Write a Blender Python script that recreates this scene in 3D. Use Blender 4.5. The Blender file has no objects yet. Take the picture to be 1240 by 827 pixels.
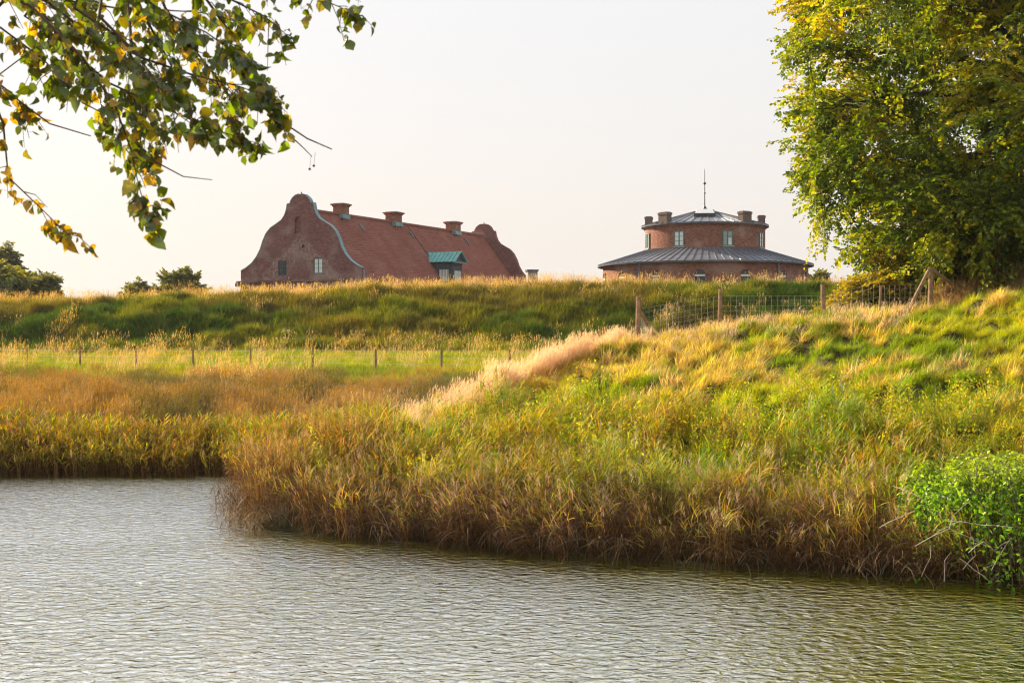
import bpy, bmesh, math, random
import numpy as np
from mathutils import Vector, Matrix

sc = bpy.context.scene
COL = sc.collection
R = math.radians

# ------------------------------------------------------------------ camera
CAMZ = 3.5
cam_d = bpy.data.cameras.new("camera")
cam = bpy.data.objects.new("camera", cam_d)
COL.objects.link(cam)
cam.location = (0, 0, CAMZ)
cam.rotation_euler = (R(90), 0, 0)
cam_d.lens = 50.0
cam_d.sensor_width = 36.0
cam_d.clip_start = 0.1
cam_d.clip_end = 8000
cam_d.dof.use_dof = True
cam_d.dof.focus_distance = 40
cam_d.dof.aperture_fstop = 9.0
sc.camera = cam

# ------------------------------------------------------------------ world, sun, exposure
SUN_AZ = -49.0      # degrees from +Y, negative = to the left
SUN_EL = 26.0
w = bpy.data.worlds.new("World")
sc.world = w
w.use_nodes = True
nt = w.node_tree
nt.nodes.clear()
sky = nt.nodes.new("ShaderNodeTexSky")
sky.sky_type = 'NISHITA'
sky.sun_disc = False
sky.sun_elevation = R(SUN_EL)
sky.sun_rotation = R(SUN_AZ)
sky.altitude = 0
sky.air_density = 1.0
sky.dust_density = 4.0
sky.ozone_density = 1.0
hs = nt.nodes.new("ShaderNodeMix")           # pale autumn haze veiling the blue
hs.data_type = 'RGBA'
hs.inputs[0].default_value = 0.82
wtc = nt.nodes.new("ShaderNodeTexCoord"); wsp = nt.nodes.new("ShaderNodeSeparateXYZ"); wrp = nt.nodes.new("ShaderNodeValToRGB")
nt.links.new(wtc.outputs['Generated'], wsp.inputs[0]); nt.links.new(wsp.outputs['Z'], wrp.inputs[0])
wrp.color_ramp.elements[0].position = 0.08; wrp.color_ramp.elements[0].color = (0.835, 0.78, 0.74, 1)     # warm near the horizon, cooler overhead
wrp.color_ramp.elements[1].position = 0.5; wrp.color_ramp.elements[1].color = (0.83, 0.89, 0.97, 1)
wsc = nt.nodes.new("ShaderNodeVectorMath"); wsc.operation = 'SCALE'; wsc.inputs['Scale'].default_value = 10.0
nt.links.new(wrp.outputs[0], wsc.inputs[0]); nt.links.new(wsc.outputs[0], hs.inputs[7])
bgn = nt.nodes.new("ShaderNodeBackground")
bgn.inputs[1].default_value = 0.0455
wo = nt.nodes.new("ShaderNodeOutputWorld")
nt.links.new(sky.outputs[0], hs.inputs[6])
nt.links.new(hs.outputs[2], bgn.inputs[0])
nt.links.new(bgn.outputs[0], wo.inputs[0])

sun_d = bpy.data.lights.new("sun", 'SUN')
sun_d.energy = 5.0
sun_d.angle = R(0.6)
sun_d.color = (1.0, 0.83, 0.60)
sun = bpy.data.objects.new("sun", sun_d)
COL.objects.link(sun)
SDIR = Vector((math.sin(R(SUN_AZ)) * math.cos(R(SUN_EL)), math.cos(R(SUN_AZ)) * math.cos(R(SUN_EL)), math.sin(R(SUN_EL))))
sun.rotation_euler = SDIR.to_track_quat('Z', 'Y').to_euler()
sun.location = SDIR * 200

sc.view_settings.view_transform = 'Standard'
sc.view_settings.look = 'None'
sc.view_settings.exposure = 1.40
sc.view_settings.gamma = 1.0
sc.view_settings.use_curve_mapping = False
sc.render.engine = 'CYCLES'
sc.cycles.pixel_filter_type = 'BLACKMAN_HARRIS'
sc.cycles.filter_width = 1.1
sc.cycles.use_denoising = True
sc.cycles.denoising_prefilter = 'ACCURATE'
sc.cycles.max_bounces = 8
sc.cycles.diffuse_bounces = 3
sc.cycles.transmission_bounces = 5
sc.cycles.transparent_max_bounces = 8

# ------------------------------------------------------------------ helpers
def tag(o, label=None, cat=None, group=None, kind=None):
    if label: o['label'] = label
    if cat: o['category'] = cat
    if group: o['group'] = group
    if kind: o['kind'] = kind
    return o

def empty(name, loc=(0, 0, 0), rotz=0.0, **kw):
    o = bpy.data.objects.new(name, None)
    COL.objects.link(o)
    o.location = loc
    o.rotation_euler = (0, 0, rotz)
    return tag(o, **kw)

class MB:
    """collects shapes into one mesh"""
    def __init__(s):
        s.v = []; s.f = []; s.n = 0
    def add(s, v, f):
        s.v.extend([tuple(p) for p in v])
        s.f.extend([tuple(i + s.n for i in q) for q in f])
        s.n += len(v)
    def box(s, lo, hi):
        (a, b, c), (d, e, g) = lo, hi
        v = [(a,b,c),(d,b,c),(d,e,c),(a,e,c),(a,b,g),(d,b,g),(d,e,g),(a,e,g)]
        f = [(0,3,2,1),(4,5,6,7),(0,1,5,4),(1,2,6,5),(2,3,7,6),(3,0,4,7)]
        s.add(v, f)
    def frustum(s, cx, cy, z0, z1, w0, d0, w1, d1):
        v = []
        for z, ww, dd in ((z0, w0, d0), (z1, w1, d1)):
            v += [(cx-ww/2,cy-dd/2,z),(cx+ww/2,cy-dd/2,z),(cx+ww/2,cy+dd/2,z),(cx-ww/2,cy+dd/2,z)]
        s.add(v, [(0,3,2,1),(4,5,6,7),(0,1,5,4),(1,2,6,5),(2,3,7,6),(3,0,4,7)])
    def tube(s, pts, rad, sides=6, cap=True):
        pts = [Vector(p) for p in pts]
        n = len(pts)
        if not hasattr(rad, '__len__'): rad = [rad] * n
        v = []
        up = Vector((0.13, 0.31, 0.94))
        for i, p in enumerate(pts):
            t = (pts[min(i+1, n-1)] - pts[max(i-1, 0)])
            if t.length < 1e-9: t = Vector((0, 0, 1))
            t.normalize()
            a = t.cross(up)
            if a.length < 0.1: a = t.cross(Vector((1, 0, 0)))
            a.normalize(); b = t.cross(a)
            for k in range(sides):
                an = 2 * math.pi * k / sides
                v.append(tuple(p + (a * math.cos(an) + b * math.sin(an)) * rad[i]))
        f = []
        for i in range(n - 1):
            for k in range(sides):
                k2 = (k + 1) % sides
                f.append((i*sides+k, i*sides+k2, (i+1)*sides+k2, (i+1)*sides+k))
        if cap:
            f.append(tuple(range(sides))[::-1]); f.append(tuple(range((n-1)*sides, n*sides)))
        s.add(v, f)
    def lathe(s, prof, seg=64, a0=0.0, a1=2*math.pi, close=True):
        n = len(prof); full = abs(a1 - a0 - 2*math.pi) < 1e-6
        m = seg if full else seg + 1
        v = []
        for j in range(m):
            a = a0 + (a1 - a0) * j / seg
            for (r, z) in prof:
                v.append((r * math.sin(a), -r * math.cos(a), z))
        f = []
        for j in range(seg):
            j2 = (j + 1) % m
            for i in range(n - 1):
                f.append((j*n+i, j2*n+i, j2*n+i+1, j*n+i+1))
        s.add(v, f)
    def mesh(s, name, m=None, smooth=False):
        me = bpy.data.meshes.new(name)
        me.from_pydata(s.v, [], s.f)
        if m: me.materials.append(m)
        if smooth: me.polygons.foreach_set('use_smooth', [True] * len(me.polygons))
        me.update()
        return me
    def build(s, name, m, parent=None, smooth=False):
        return link(name, s.mesh(name, m, smooth), parent)

def link(name, me, parent=None, loc=None, rotz=None):
    o = bpy.data.objects.new(name, me)
    COL.objects.link(o)
    if parent: o.parent = parent
    if loc: o.location = loc
    if rotz is not None: o.rotation_euler = (0, 0, rotz)
    return o

def np_mesh(name, verts, faces, mats, col=None, mi=None, smooth=False):
    """verts (N,3); faces = list of (F,k) int arrays; col per vertex (N,3); mi list of arrays per face block"""
    me = bpy.data.meshes.new(name)
    verts = np.asarray(verts, np.float32)
    me.vertices.add(len(verts)); me.vertices.foreach_set('co', verts.ravel())
    loops = np.concatenate([f.ravel() for f in faces]).astype(np.int32)
    tot = np.concatenate([np.full(len(f), f.shape[1], np.int32) for f in faces])
    st = np.concatenate([[0], np.cumsum(tot)[:-1]]).astype(np.int32)
    me.loops.add(len(loops)); me.loops.foreach_set('vertex_index', loops)
    me.polygons.add(len(tot)); me.polygons.foreach_set('loop_start', st)
    if mi is not None: me.polygons.foreach_set('material_index', np.concatenate(mi).astype(np.int32))
    for m in mats: me.materials.append(m)
    if col is not None:
        a = me.attributes.new('col', 'FLOAT_COLOR', 'POINT')
        c = np.ones((len(verts), 4), np.float32); c[:, :3] = col
        a.data.foreach_set('color', c.ravel())
    me.polygons.foreach_set('use_smooth', np.full(len(tot), smooth))
    me.update(calc_edges=True)
    return me

# value noise ---------------------------------------------------------------
def _hash(ix, iy, seed):
    h = (ix.astype(np.int64) * 374761393 + iy.astype(np.int64) * 668265263 + seed * 974634757) & 0xffffffff
    h = ((h ^ (h >> 13)) * 1274126177) & 0xffffffff
    h = h ^ (h >> 16)
    return (h & 0xffffff) / float(0xffffff)
def vnoise(x, y, seed=0):
    x = np.asarray(x, float); y = np.asarray(y, float)
    ix = np.floor(x); iy = np.floor(y); fx = x - ix; fy = y - iy
    fx = fx*fx*(3-2*fx); fy = fy*fy*(3-2*fy)
    a = _hash(ix, iy, seed); b = _hash(ix+1, iy, seed); c = _hash(ix, iy+1, seed); d = _hash(ix+1, iy+1, seed)
    return (a*(1-fx)+b*fx)*(1-fy) + (c*(1-fx)+d*fx)*fy
def fbm(x, y, seed=0, o=3):
    t = 0; a = 0.5; s = 0
    for i in range(o):
        t = t + a * vnoise(x * 2**i, y * 2**i, seed + i); s += a; a *= 0.5
    return t / s
def mound(x, y, cell, seed):
    """rounded tussock mounds on a jittered grid, 0..1"""
    x = np.asarray(x, float)/cell; y = np.asarray(y, float)/cell
    ix = np.floor(x); iy = np.floor(y); best = np.zeros_like(x)
    for dx in (-1, 0, 1):
        for dy in (-1, 0, 1):
            a = ix+dx; b_ = iy+dy
            px = a + 0.15 + 0.7*_hash(a, b_, seed); py = b_ + 0.15 + 0.7*_hash(a, b_, seed+1)
            rr = 0.45 + 0.45*_hash(a, b_, seed+2); hh = 0.35 + 0.65*_hash(a, b_, seed+3)
            d2 = ((x-px)**2 + (y-py)**2)/rr**2
            best = np.maximum(best, hh*np.clip(1-d2, 0, 1)**0.7)
    return best
def sstep(a, b, x):
    t = np.clip((x - a) / (b - a), 0, 1)
    return t*t*(3-2*t)

# materials -----------------------------------------------------------------
def mat(name):
    m = bpy.data.materials.new(name); m.use_nodes = True
    t = m.node_tree; t.nodes.clear()
    o = t.nodes.new('ShaderNodeOutputMaterial')
    return m, t, o
def N(t, typ, **kw):
    n = t.nodes.new(typ)
    for k, v in kw.items(): setattr(n, k, v)
    return n
def rgba(c): return (c[0], c[1], c[2], 1.0)

def simple(name, col, rough=0.7, metal=0.0, var=0.12, scale=3.0, bump=0.0, bscale=30.0, spec=0.4):
    m, t, o = mat(name)
    p = N(t, 'ShaderNodeBsdfPrincipled')
    tc = N(t, 'ShaderNodeTexCoord')
    n1 = N(t, 'ShaderNodeTexNoise'); n1.inputs['Scale'].default_value = scale; n1.inputs['Detail'].default_value = 6
    t.links.new(tc.outputs['Object'], n1.inputs['Vector'])
    r = N(t, 'ShaderNodeValToRGB')
    r.color_ramp.elements[0].position = 0.3; r.color_ramp.elements[1].position = 0.7
    r.color_ramp.elements[0].color = rgba([c * (1 - var) for c in col])
    r.color_ramp.elements[1].color = rgba([min(1, c * (1 + var)) for c in col])
    t.links.new(n1.outputs['Fac'], r.inputs[0]); t.links.new(r.outputs[0], p.inputs['Base Color'])
    p.inputs['Roughness'].default_value = rough; p.inputs['Metallic'].default_value = metal
    p.inputs['Specular IOR Level'].default_value = spec
    if bump:
        n2 = N(t, 'ShaderNodeTexNoise'); n2.inputs['Scale'].default_value = bscale
        b = N(t, 'ShaderNodeBump'); b.inputs['Strength'].default_value = bump; b.inputs['Distance'].default_value = 0.02
        t.links.new(tc.outputs['Object'], n2.inputs['Vector'])
        t.links.new(n2.outputs['Fac'], b.inputs['Height']); t.links.new(b.outputs[0], p.inputs['Normal'])
    t.links.new(p.outputs[0], o.inputs[0])
    return m

def brick_mat(name, base, light, dark, patch=0.35):
    """courses of brick too far away to build, with pale weathered patches"""
    m, t, o = mat(name)
    p = N(t, 'ShaderNodeBsdfPrincipled'); p.inputs['Roughness'].default_value = 0.9; p.inputs['Specular IOR Level'].default_value = 0.15
    tc = N(t, 'ShaderNodeTexCoord')
    n1 = N(t, 'ShaderNodeTexNoise'); n1.inputs['Scale'].default_value = 0.8; n1.inputs['Detail'].default_value = 8; n1.inputs['Roughness'].default_value = 0.7
    mp = N(t, 'ShaderNodeMapping'); mp.inputs['Scale'].default_value = (3.4, 3.4, 11.0)
    n2 = N(t, 'ShaderNodeTexNoise'); n2.inputs['Scale'].default_value = 1.0; n2.inputs['Detail'].default_value = 2
    mp3 = N(t, 'ShaderNodeMapping'); mp3.inputs['Scale'].default_value = (0.35, 0.35, 0.5)
    n3 = N(t, 'ShaderNodeTexNoise'); n3.inputs['Scale'].default_value = 1.0; n3.inputs['Detail'].default_value = 5
    for mpx, nn in ((mp, n2), (mp3, n3)):
        t.links.new(tc.outputs['Object'], mpx.inputs[0]); t.links.new(mpx.outputs[0], nn.inputs['Vector'])
    t.links.new(tc.outputs['Object'], n1.inputs['Vector'])
    r1 = N(t, 'ShaderNodeValToRGB'); r1.color_ramp.elements[0].position = 0.33; r1.color_ramp.elements[1].position = 0.68
    r1.color_ramp.elements[0].color = rgba(dark); r1.color_ramp.elements[1].color = rgba(base)
    t.links.new(n2.outputs['Fac'], r1.inputs[0])
    r3 = N(t, 'ShaderNodeValToRGB'); r3.color_ramp.elements[0].position = 0.52; r3.color_ramp.elements[1].position = 0.70
    r3.color_ramp.elements[0].color = (0, 0, 0, 1); r3.color_ramp.elements[1].color = (patch, patch, patch, 1)
    t.links.new(n3.outputs['Fac'], r3.inputs[0])
    mx = N(t, 'ShaderNodeMix', data_type='RGBA'); t.links.new(r3.outputs[0], mx.inputs[0])
    t.links.new(r1.outputs[0], mx.inputs[6]); mx.inputs[7].default_value = rgba(light)
    mx2 = N(t, 'ShaderNodeMix', data_type='RGBA', blend_type='MULTIPLY'); mx2.inputs[0].default_value = 0.45
    r4 = N(t, 'ShaderNodeValToRGB'); r4.color_ramp.elements[0].position = 0.3; r4.color_ramp.elements[1].position = 0.65
    r4.color_ramp.elements[0].color = (0.5, 0.5, 0.5, 1); r4.color_ramp.elements[1].color = (1.1, 1.1, 1.1, 1)
    t.links.new(n1.outputs['Fac'], r4.inputs[0])
    t.links.new(mx.outputs[2], mx2.inputs[6]); t.links.new(r4.outputs[0], mx2.inputs[7])
    t.links.new(mx2.outputs[2], p.inputs['Base Color'])
    b = N(t, 'ShaderNodeBump'); b.inputs['Strength'].default_value = 0.35; b.inputs['Distance'].default_value = 0.03
    t.links.new(n2.outputs['Fac'], b.inputs['Height']); t.links.new(b.outputs[0], p.inputs['Normal'])
    t.links.new(p.outputs[0], o.inputs[0])
    return m

def veg_mat(name, instanced=True, trans=0.45, rough=0.45, gloss=0.06, const=None, var=0.0, spots=False):
    m, t, o = mat(name)
    if const is None:
        a = N(t, 'ShaderNodeAttribute', attribute_name='col', attribute_type='GEOMETRY')
        c = a.outputs['Color']
        if instanced:
            b = N(t, 'ShaderNodeAttribute', attribute_name='tint', attribute_type='INSTANCER')
            mx = N(t, 'ShaderNodeMix', data_type='RGBA', blend_type='MULTIPLY'); mx.inputs[0].default_value = 1
            t.links.new(c, mx.inputs[6]); t.links.new(b.outputs['Color'], mx.inputs[7]); c = mx.outputs[2]
    else:
        oi = N(t, 'ShaderNodeObjectInfo')
        r = N(t, 'ShaderNodeValToRGB')
        r.color_ramp.elements[0].color = rgba([v * (1 - var) for v in const]); r.color_ramp.elements[1].color = rgba([v * (1 + var) for v in const])
        t.links.new(oi.outputs['Random'], r.inputs[0]); c = r.outputs[0]
    if spots:      # brown autumn spots
        ge = N(t, 'ShaderNodeNewGeometry'); ns = N(t, 'ShaderNodeTexNoise'); ns.inputs['Scale'].default_value = 95.0; ns.inputs['Detail'].default_value = 3
        t.links.new(ge.outputs['Position'], ns.inputs['Vector'])
        rs = N(t, 'ShaderNodeValToRGB'); rs.color_ramp.elements[0].position = 0.56; rs.color_ramp.elements[1].position = 0.70
        rs.color_ramp.elements[0].color = (0, 0, 0, 1); rs.color_ramp.elements[1].color = (0.8, 0.8, 0.8, 1)
        t.links.new(ns.outputs['Fac'], rs.inputs[0])
        mxs = N(t, 'ShaderNodeMix', data_type='RGBA'); t.links.new(rs.outputs[0], mxs.inputs[0]); t.links.new(c, mxs.inputs[6]); mxs.inputs[7].default_value = (0.20, 0.10, 0.015, 1); c = mxs.outputs[2]
    d = N(t, 'ShaderNodeBsdfDiffuse'); tr = N(t, 'ShaderNodeBsdfTranslucent'); g = N(t, 'ShaderNodeBsdfGlossy')
    g.inputs['Roughness'].default_value = rough; g.inputs['Color'].default_value = (0.9, 0.9, 0.85, 1)
    hsv = N(t, 'ShaderNodeHueSaturation'); hsv.inputs['Saturation'].default_value = 1.3; hsv.inputs['Value'].default_value = 1.15
    t.links.new(c, hsv.inputs['Color'])
    t.links.new(c, d.inputs[0]); t.links.new(hsv.outputs[0], tr.inputs[0])
    m1 = N(t, 'ShaderNodeMixShader'); m1.inputs[0].default_value = trans
    t.links.new(d.outputs[0], m1.inputs[1]); t.links.new(tr.outputs[0], m1.inputs[2])
    m2 = N(t, 'ShaderNodeMixShader'); m2.inputs[0].default_value = gloss
    t.links.new(m1.outputs[0], m2.inputs[1]); t.links.new(g.outputs[0], m2.inputs[2])
    t.links.new(m2.outputs[0], o.inputs[0])
    return m

VEG = veg_mat('blade', True, trans=0.46, gloss=0.02, rough=0.6)
REED = veg_mat('reed_blade', True, trans=0.34, gloss=0.02, rough=0.6)
HERB = veg_mat('herb_leaf', True, trans=0.4, gloss=0.015, rough=0.7)
DEAD = veg_mat('dead_reed', True, trans=0.12, gloss=0.012, rough=0.7)
LEAF = veg_mat('crown_leaf', False, trans=0.46, gloss=0.03)
BARK = simple('bark', (0.085, 0.065, 0.045), 0.9, var=0.4, scale=6, bump=0.8, bscale=18, spec=0.15)
TWIG = simple('twig', (0.10, 0.065, 0.04), 0.8, var=0.3, scale=9, spec=0.2)
POST = simple('weathered_post', (0.27, 0.17, 0.10), 0.85, var=0.35, scale=7, bump=0.5, bscale=25, spec=0.2)
WIRE = simple('galvanised_wire', (0.45, 0.45, 0.44), 0.45, metal=0.7, var=0.1)

# ------------------------------------------------------------------ terrain
SH = np.array([0.447, 0.894])
def st(x, y):
    """inland distance and distance along the shore of the near bank"""
    return (x + 4.8) * 0.447 + (y - 26.5) * 0.894, (x + 4.8) * 0.894 - (y - 26.5) * 0.447
PY = np.array([-200, 26, 35, 37.6, 38.3, 41, 46, 55, 60, 66, 80, 82, 94.5, 97, 106, 130, 6000], float)
PZ = np.array([-1.6, -1.6, -1.2, -0.10, 0.16, 0.5, 1.05, 1.75, 2.12, 2.30, 2.75, 3.0, 0, 0, 4.6, 4.4, 4.4], float)
def crest(x):
    return np.interp(x, [-80, -34, -17.5, -1, 7.6, 15, 26, 80], [5.6, 5.7, 6.2, 6.75, 6.95, 6.85, 6.85, 6.8])
def height(x, y, fine=True):
    x = np.asarray(x, float); y = np.asarray(y, float)
    wob = 0.8 * (fbm(x / 7, x * 0 + 3.3, 5) - 0.5)
    wgt = sstep(42, 58, y) * (1 - sstep(76, 90, y))
    yy = y + wob - 0.40 * np.clip(-x, 0, 30) * wgt
    z = np.interp(yy, PY, PZ)
    c = crest(x)
    f = sstep(81, 95.5, yy)
    ramp = 2.9 + (c - 2.9) * f
    back = np.interp(yy, [95.5, 98.5, 107], [1, 1, 0])
    z = np.where((yy > 81) & (yy <= 95.5), ramp, z)
    z = np.where((yy > 95.5) & (yy <= 107), 4.6 + (c - 4.6) * back, z)
    # the near bank
    s, t = st(x, y)
    sw = s + 0.5 * (fbm(t / 1.6, t * 0 + 7.7, 11) - 0.5)
    e = np.minimum(sw, (t + 0.79 * s) * 0.78)
    cap = 17.6 + 0.55 * np.clip(t, 0, 40) * (1 - 0.12)
    cap = np.minimum(cap, 24.5)
    su = np.clip(s, 0, None)
    sr = np.minimum(su, cap)
    hill = 0.169 * sr * (1 + 0.012 * np.clip(t, 0, 8) + 0.03 * np.clip(t - 8, 0, 8))
    hill = hill - 0.10 * np.clip(su - cap - 0.8, 0, 60) * (1 - sstep(4, 9, t)) - 0.03 * np.clip(su - cap - 0.8, 0, 60)
    hill = hill * sstep(-3.4, 0.3, t)
    zn = np.where(e > 0, 0.03 + 0.35 * (1 - np.exp(-np.clip(e, 0, 50) / 1.3)), np.clip(e * 1.2, -1.6, 0.05)) + np.clip(hill, 0, None)
    z = np.maximum(z, zn)
    # the bank under the photographer
    nb = np.interp(y, [-300, 2, 5, 8.5, 10.5, 14], [1.9, 1.9, 1.75, 0.7, -0.2, -1.6])
    z = np.maximum(z, nb)
    if fine:
        land = sstep(0.2, 0.7, z)
        near = land * sstep(18, 21, y) * (1 - sstep(52, 58, y))
        md = mound(x, y, 1.05, 33) * sstep(2.5, 6, s) * (1 - 0.6*sstep(cap - 1.5, cap, su))
        md2 = mound(x, y, 0.55, 37) * sstep(2.5, 6, s)
        z = z + near * (0.46 * md + 0.24 * md2 - 0.24)
        farw = land * sstep(52, 60, y) * (1 - sstep(118, 135, y))
        z = z + near * (0.34 * (fbm(x / 1.5, y / 1.5, 21) - 0.5) + 0.16 * (vnoise(x / 0.45, y / 0.45, 29) - 0.5))
        z = z + farw * sstep(81, 85, y) * (1 - sstep(93, 96, y)) * 0.7 * (mound(x, y, 2.1, 47) - 0.3)
        z = z + farw * (0.6 * (fbm(x / 3.2, y / 3.2, 41) - 0.5)) * (0.35 + 0.65 * sstep(80, 84, y)) * (1 - 0.5 * sstep(94, 97, y))
    return z

def axis(segs):
    out = [segs[0][0]]
    for a, b, s in segs:
        n = max(1, int(round((b - a) / s)))
        out += list(a + (b - a) * (np.arange(1, n + 1) / n))
    return np.array(out)
def _noop(): pass
gx = axis([(-800, -200, 100), (-200, -60, 10), (-60, -20, 1), (-20, 24, 0.2), (24, 60, 1), (60, 200, 10), (200, 800, 100)])
gy = axis([(-300, -20, 40), (-20, 0, 4), (0, 18, 0.8), (18, 56, 0.2), (56, 110, 0.5), (110, 200, 5), (200, 1000, 80)])
GX, GY = np.meshgrid(gx, gy)
GZ = height(GX, GY)
nv = np.stack([GX.ravel(), GY.ravel(), GZ.ravel()], 1)
ii = np.arange(len(gx) * len(gy)).reshape(len(gy), len(gx))
gf = np.stack([ii[:-1, :-1].ravel(), ii[:-1, 1:].ravel(), ii[1:, 1:].ravel(), ii[1:, :-1].ravel()], 1)

m, t, o = mat('soil_and_thatch')
p = N(t, 'ShaderNodeBsdfPrincipled'); p.inputs['Roughness'].default_value = 0.95; p.inputs['Specular IOR Level'].default_value = 0.1
tc = N(t, 'ShaderNodeTexCoord')
n1 = N(t, 'ShaderNodeTexNoise'); n1.inputs['Scale'].default_value = 0.5; n1.inputs['Detail'].default_value = 9; n1.inputs['Roughness'].default_value = 0.7
t.links.new(tc.outputs['Object'], n1.inputs['Vector'])
r = N(t, 'ShaderNodeValToRGB'); r.color_ramp.elements[0].position = 0.35; r.color_ramp.elements[1].position = 0.7
r.color_ramp.elements[0].color = (0.028, 0.022, 0.010, 1); r.color_ramp.elements[1].color = (0.065, 0.058, 0.020, 1)
t.links.new(n1.outputs['Fac'], r.inputs[0]); t.links.new(r.outputs[0], p.inputs['Base Color'])
n2 = N(t, 'ShaderNodeTexNoise'); n2.inputs['Scale'].default_value = 9; n2.inputs['Detail'].default_value = 5
t.links.new(tc.outputs['Object'], n2.inputs['Vector'])
b = N(t, 'ShaderNodeBump'); b.inputs['Strength'].default_value = 0.8; b.inputs['Distance'].default_value = 0.08
t.links.new(n2.outputs['Fac'], b.inputs['Height']); t.links.new(b.outputs[0], p.inputs['Normal'])
t.links.new(p.outputs[0], o.inputs[0])
SOIL = m
ground = link('ground', np_mesh('ground', nv, [gf], [SOIL], smooth=True))
tag(ground, 'grassy earth banks, terrace and rampart around the moat', None, kind='structure')

# water --------------------------------------------------------------------
m, t, o = mat('moat_water')
p = N(t, 'ShaderNodeBsdfPrincipled')
p.inputs['Base Color'].default_value = (0.30, 0.26, 0.006, 1)
p.inputs['Roughness'].default_value = 0.06
p.inputs['IOR'].default_value = 1.45
tc = N(t, 'ShaderNodeTexCoord')
def wave(sx, sy, scale, detail, rot=0.0, dist=0.0):
    mp = N(t, 'ShaderNodeMapping'); mp.inputs['Scale'].default_value = (sx, sy, 1); mp.inputs['Rotation'].default_value = (0, 0, rot)
    n = N(t, 'ShaderNodeTexNoise'); n.inputs['Scale'].default_value = scale; n.inputs['Detail'].default_value = detail
    n.inputs['Roughness'].default_value = 0.55; n.inputs['Distortion'].default_value = dist
    t.links.new(tc.outputs['Object'], mp.inputs[0]); t.links.new(mp.outputs[0], n.inputs['Vector'])
    return n.outputs['Fac']
wa = wave(0.85, 1.0, 6.4, 4, R(10), 0.6)
wb = wave(0.8, 1.0, 12.0, 2, R(-20), 0.2)
b1 = N(t, 'ShaderNodeBump'); b1.inputs['Strength'].default_value = 1.0; b1.inputs['Distance'].default_value = 0.068
b2 = N(t, 'ShaderNodeBump'); b2.inputs['Strength'].default_value = 1.0; b2.inputs['Distance'].default_value = 0.009
wc = wave(0.5, 1.0, 0.16, 3, R(8), 0.6)
mrw = N(t, 'ShaderNodeMapRange'); mrw.inputs['From Min'].default_value = 0.35; mrw.inputs['From Max'].default_value = 0.62; mrw.inputs['To Min'].default_value = 0.55; mrw.inputs['To Max'].default_value = 1.0
t.links.new(wc, mrw.inputs[0]); t.links.new(mrw.outputs[0], b1.inputs['Strength']); t.links.new(mrw.outputs[0], b2.inputs['Strength'])
t.links.new(wa, b1.inputs['Height']); t.links.new(wb, b2.inputs['Height']); t.links.new(b1.outputs[0], b2.inputs['Normal'])
t.links.new(b2.outputs[0], p.inputs['Normal'])
fr = N(t, 'ShaderNodeFresnel'); fr.inputs[0].default_value = 1.33
t.links.new(b2.outputs[0], fr.inputs['Normal'])
mr = N(t, 'ShaderNodeMapRange'); mr.inputs['From Min'].default_value = 0.03; mr.inputs['From Max'].default_value = 0.225; mr.inputs['To Min'].default_value = 0.16; mr.inputs['To Max'].default_value = 1.0
t.links.new(fr.outputs[0], mr.inputs[0])
gl = N(t, 'ShaderNodeBsdfGlossy'); gl.inputs['Roughness'].default_value = 0.05; gl.inputs['Color'].default_value = (0.95, 0.99, 1.0, 1)
t.links.new(b2.outputs[0], gl.inputs['Normal'])
ms = N(t, 'ShaderNodeMixShader'); t.links.new(mr.outputs[0], ms.inputs[0]); t.links.new(p.outputs[0], ms.inputs[1]); t.links.new(gl.outputs[0], ms.inputs[2])
t.links.new(ms.outputs[0], o.inputs[0])
mb = MB(); mb.add([(-800, -60, 0), (800, -60, 0), (800, 60, 0), (-800, 60, 0)], [(0, 1, 2, 3)])
tag(mb.build('water', m), 'rippled moat water mirroring a pale sky', None, kind='structure')

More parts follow.
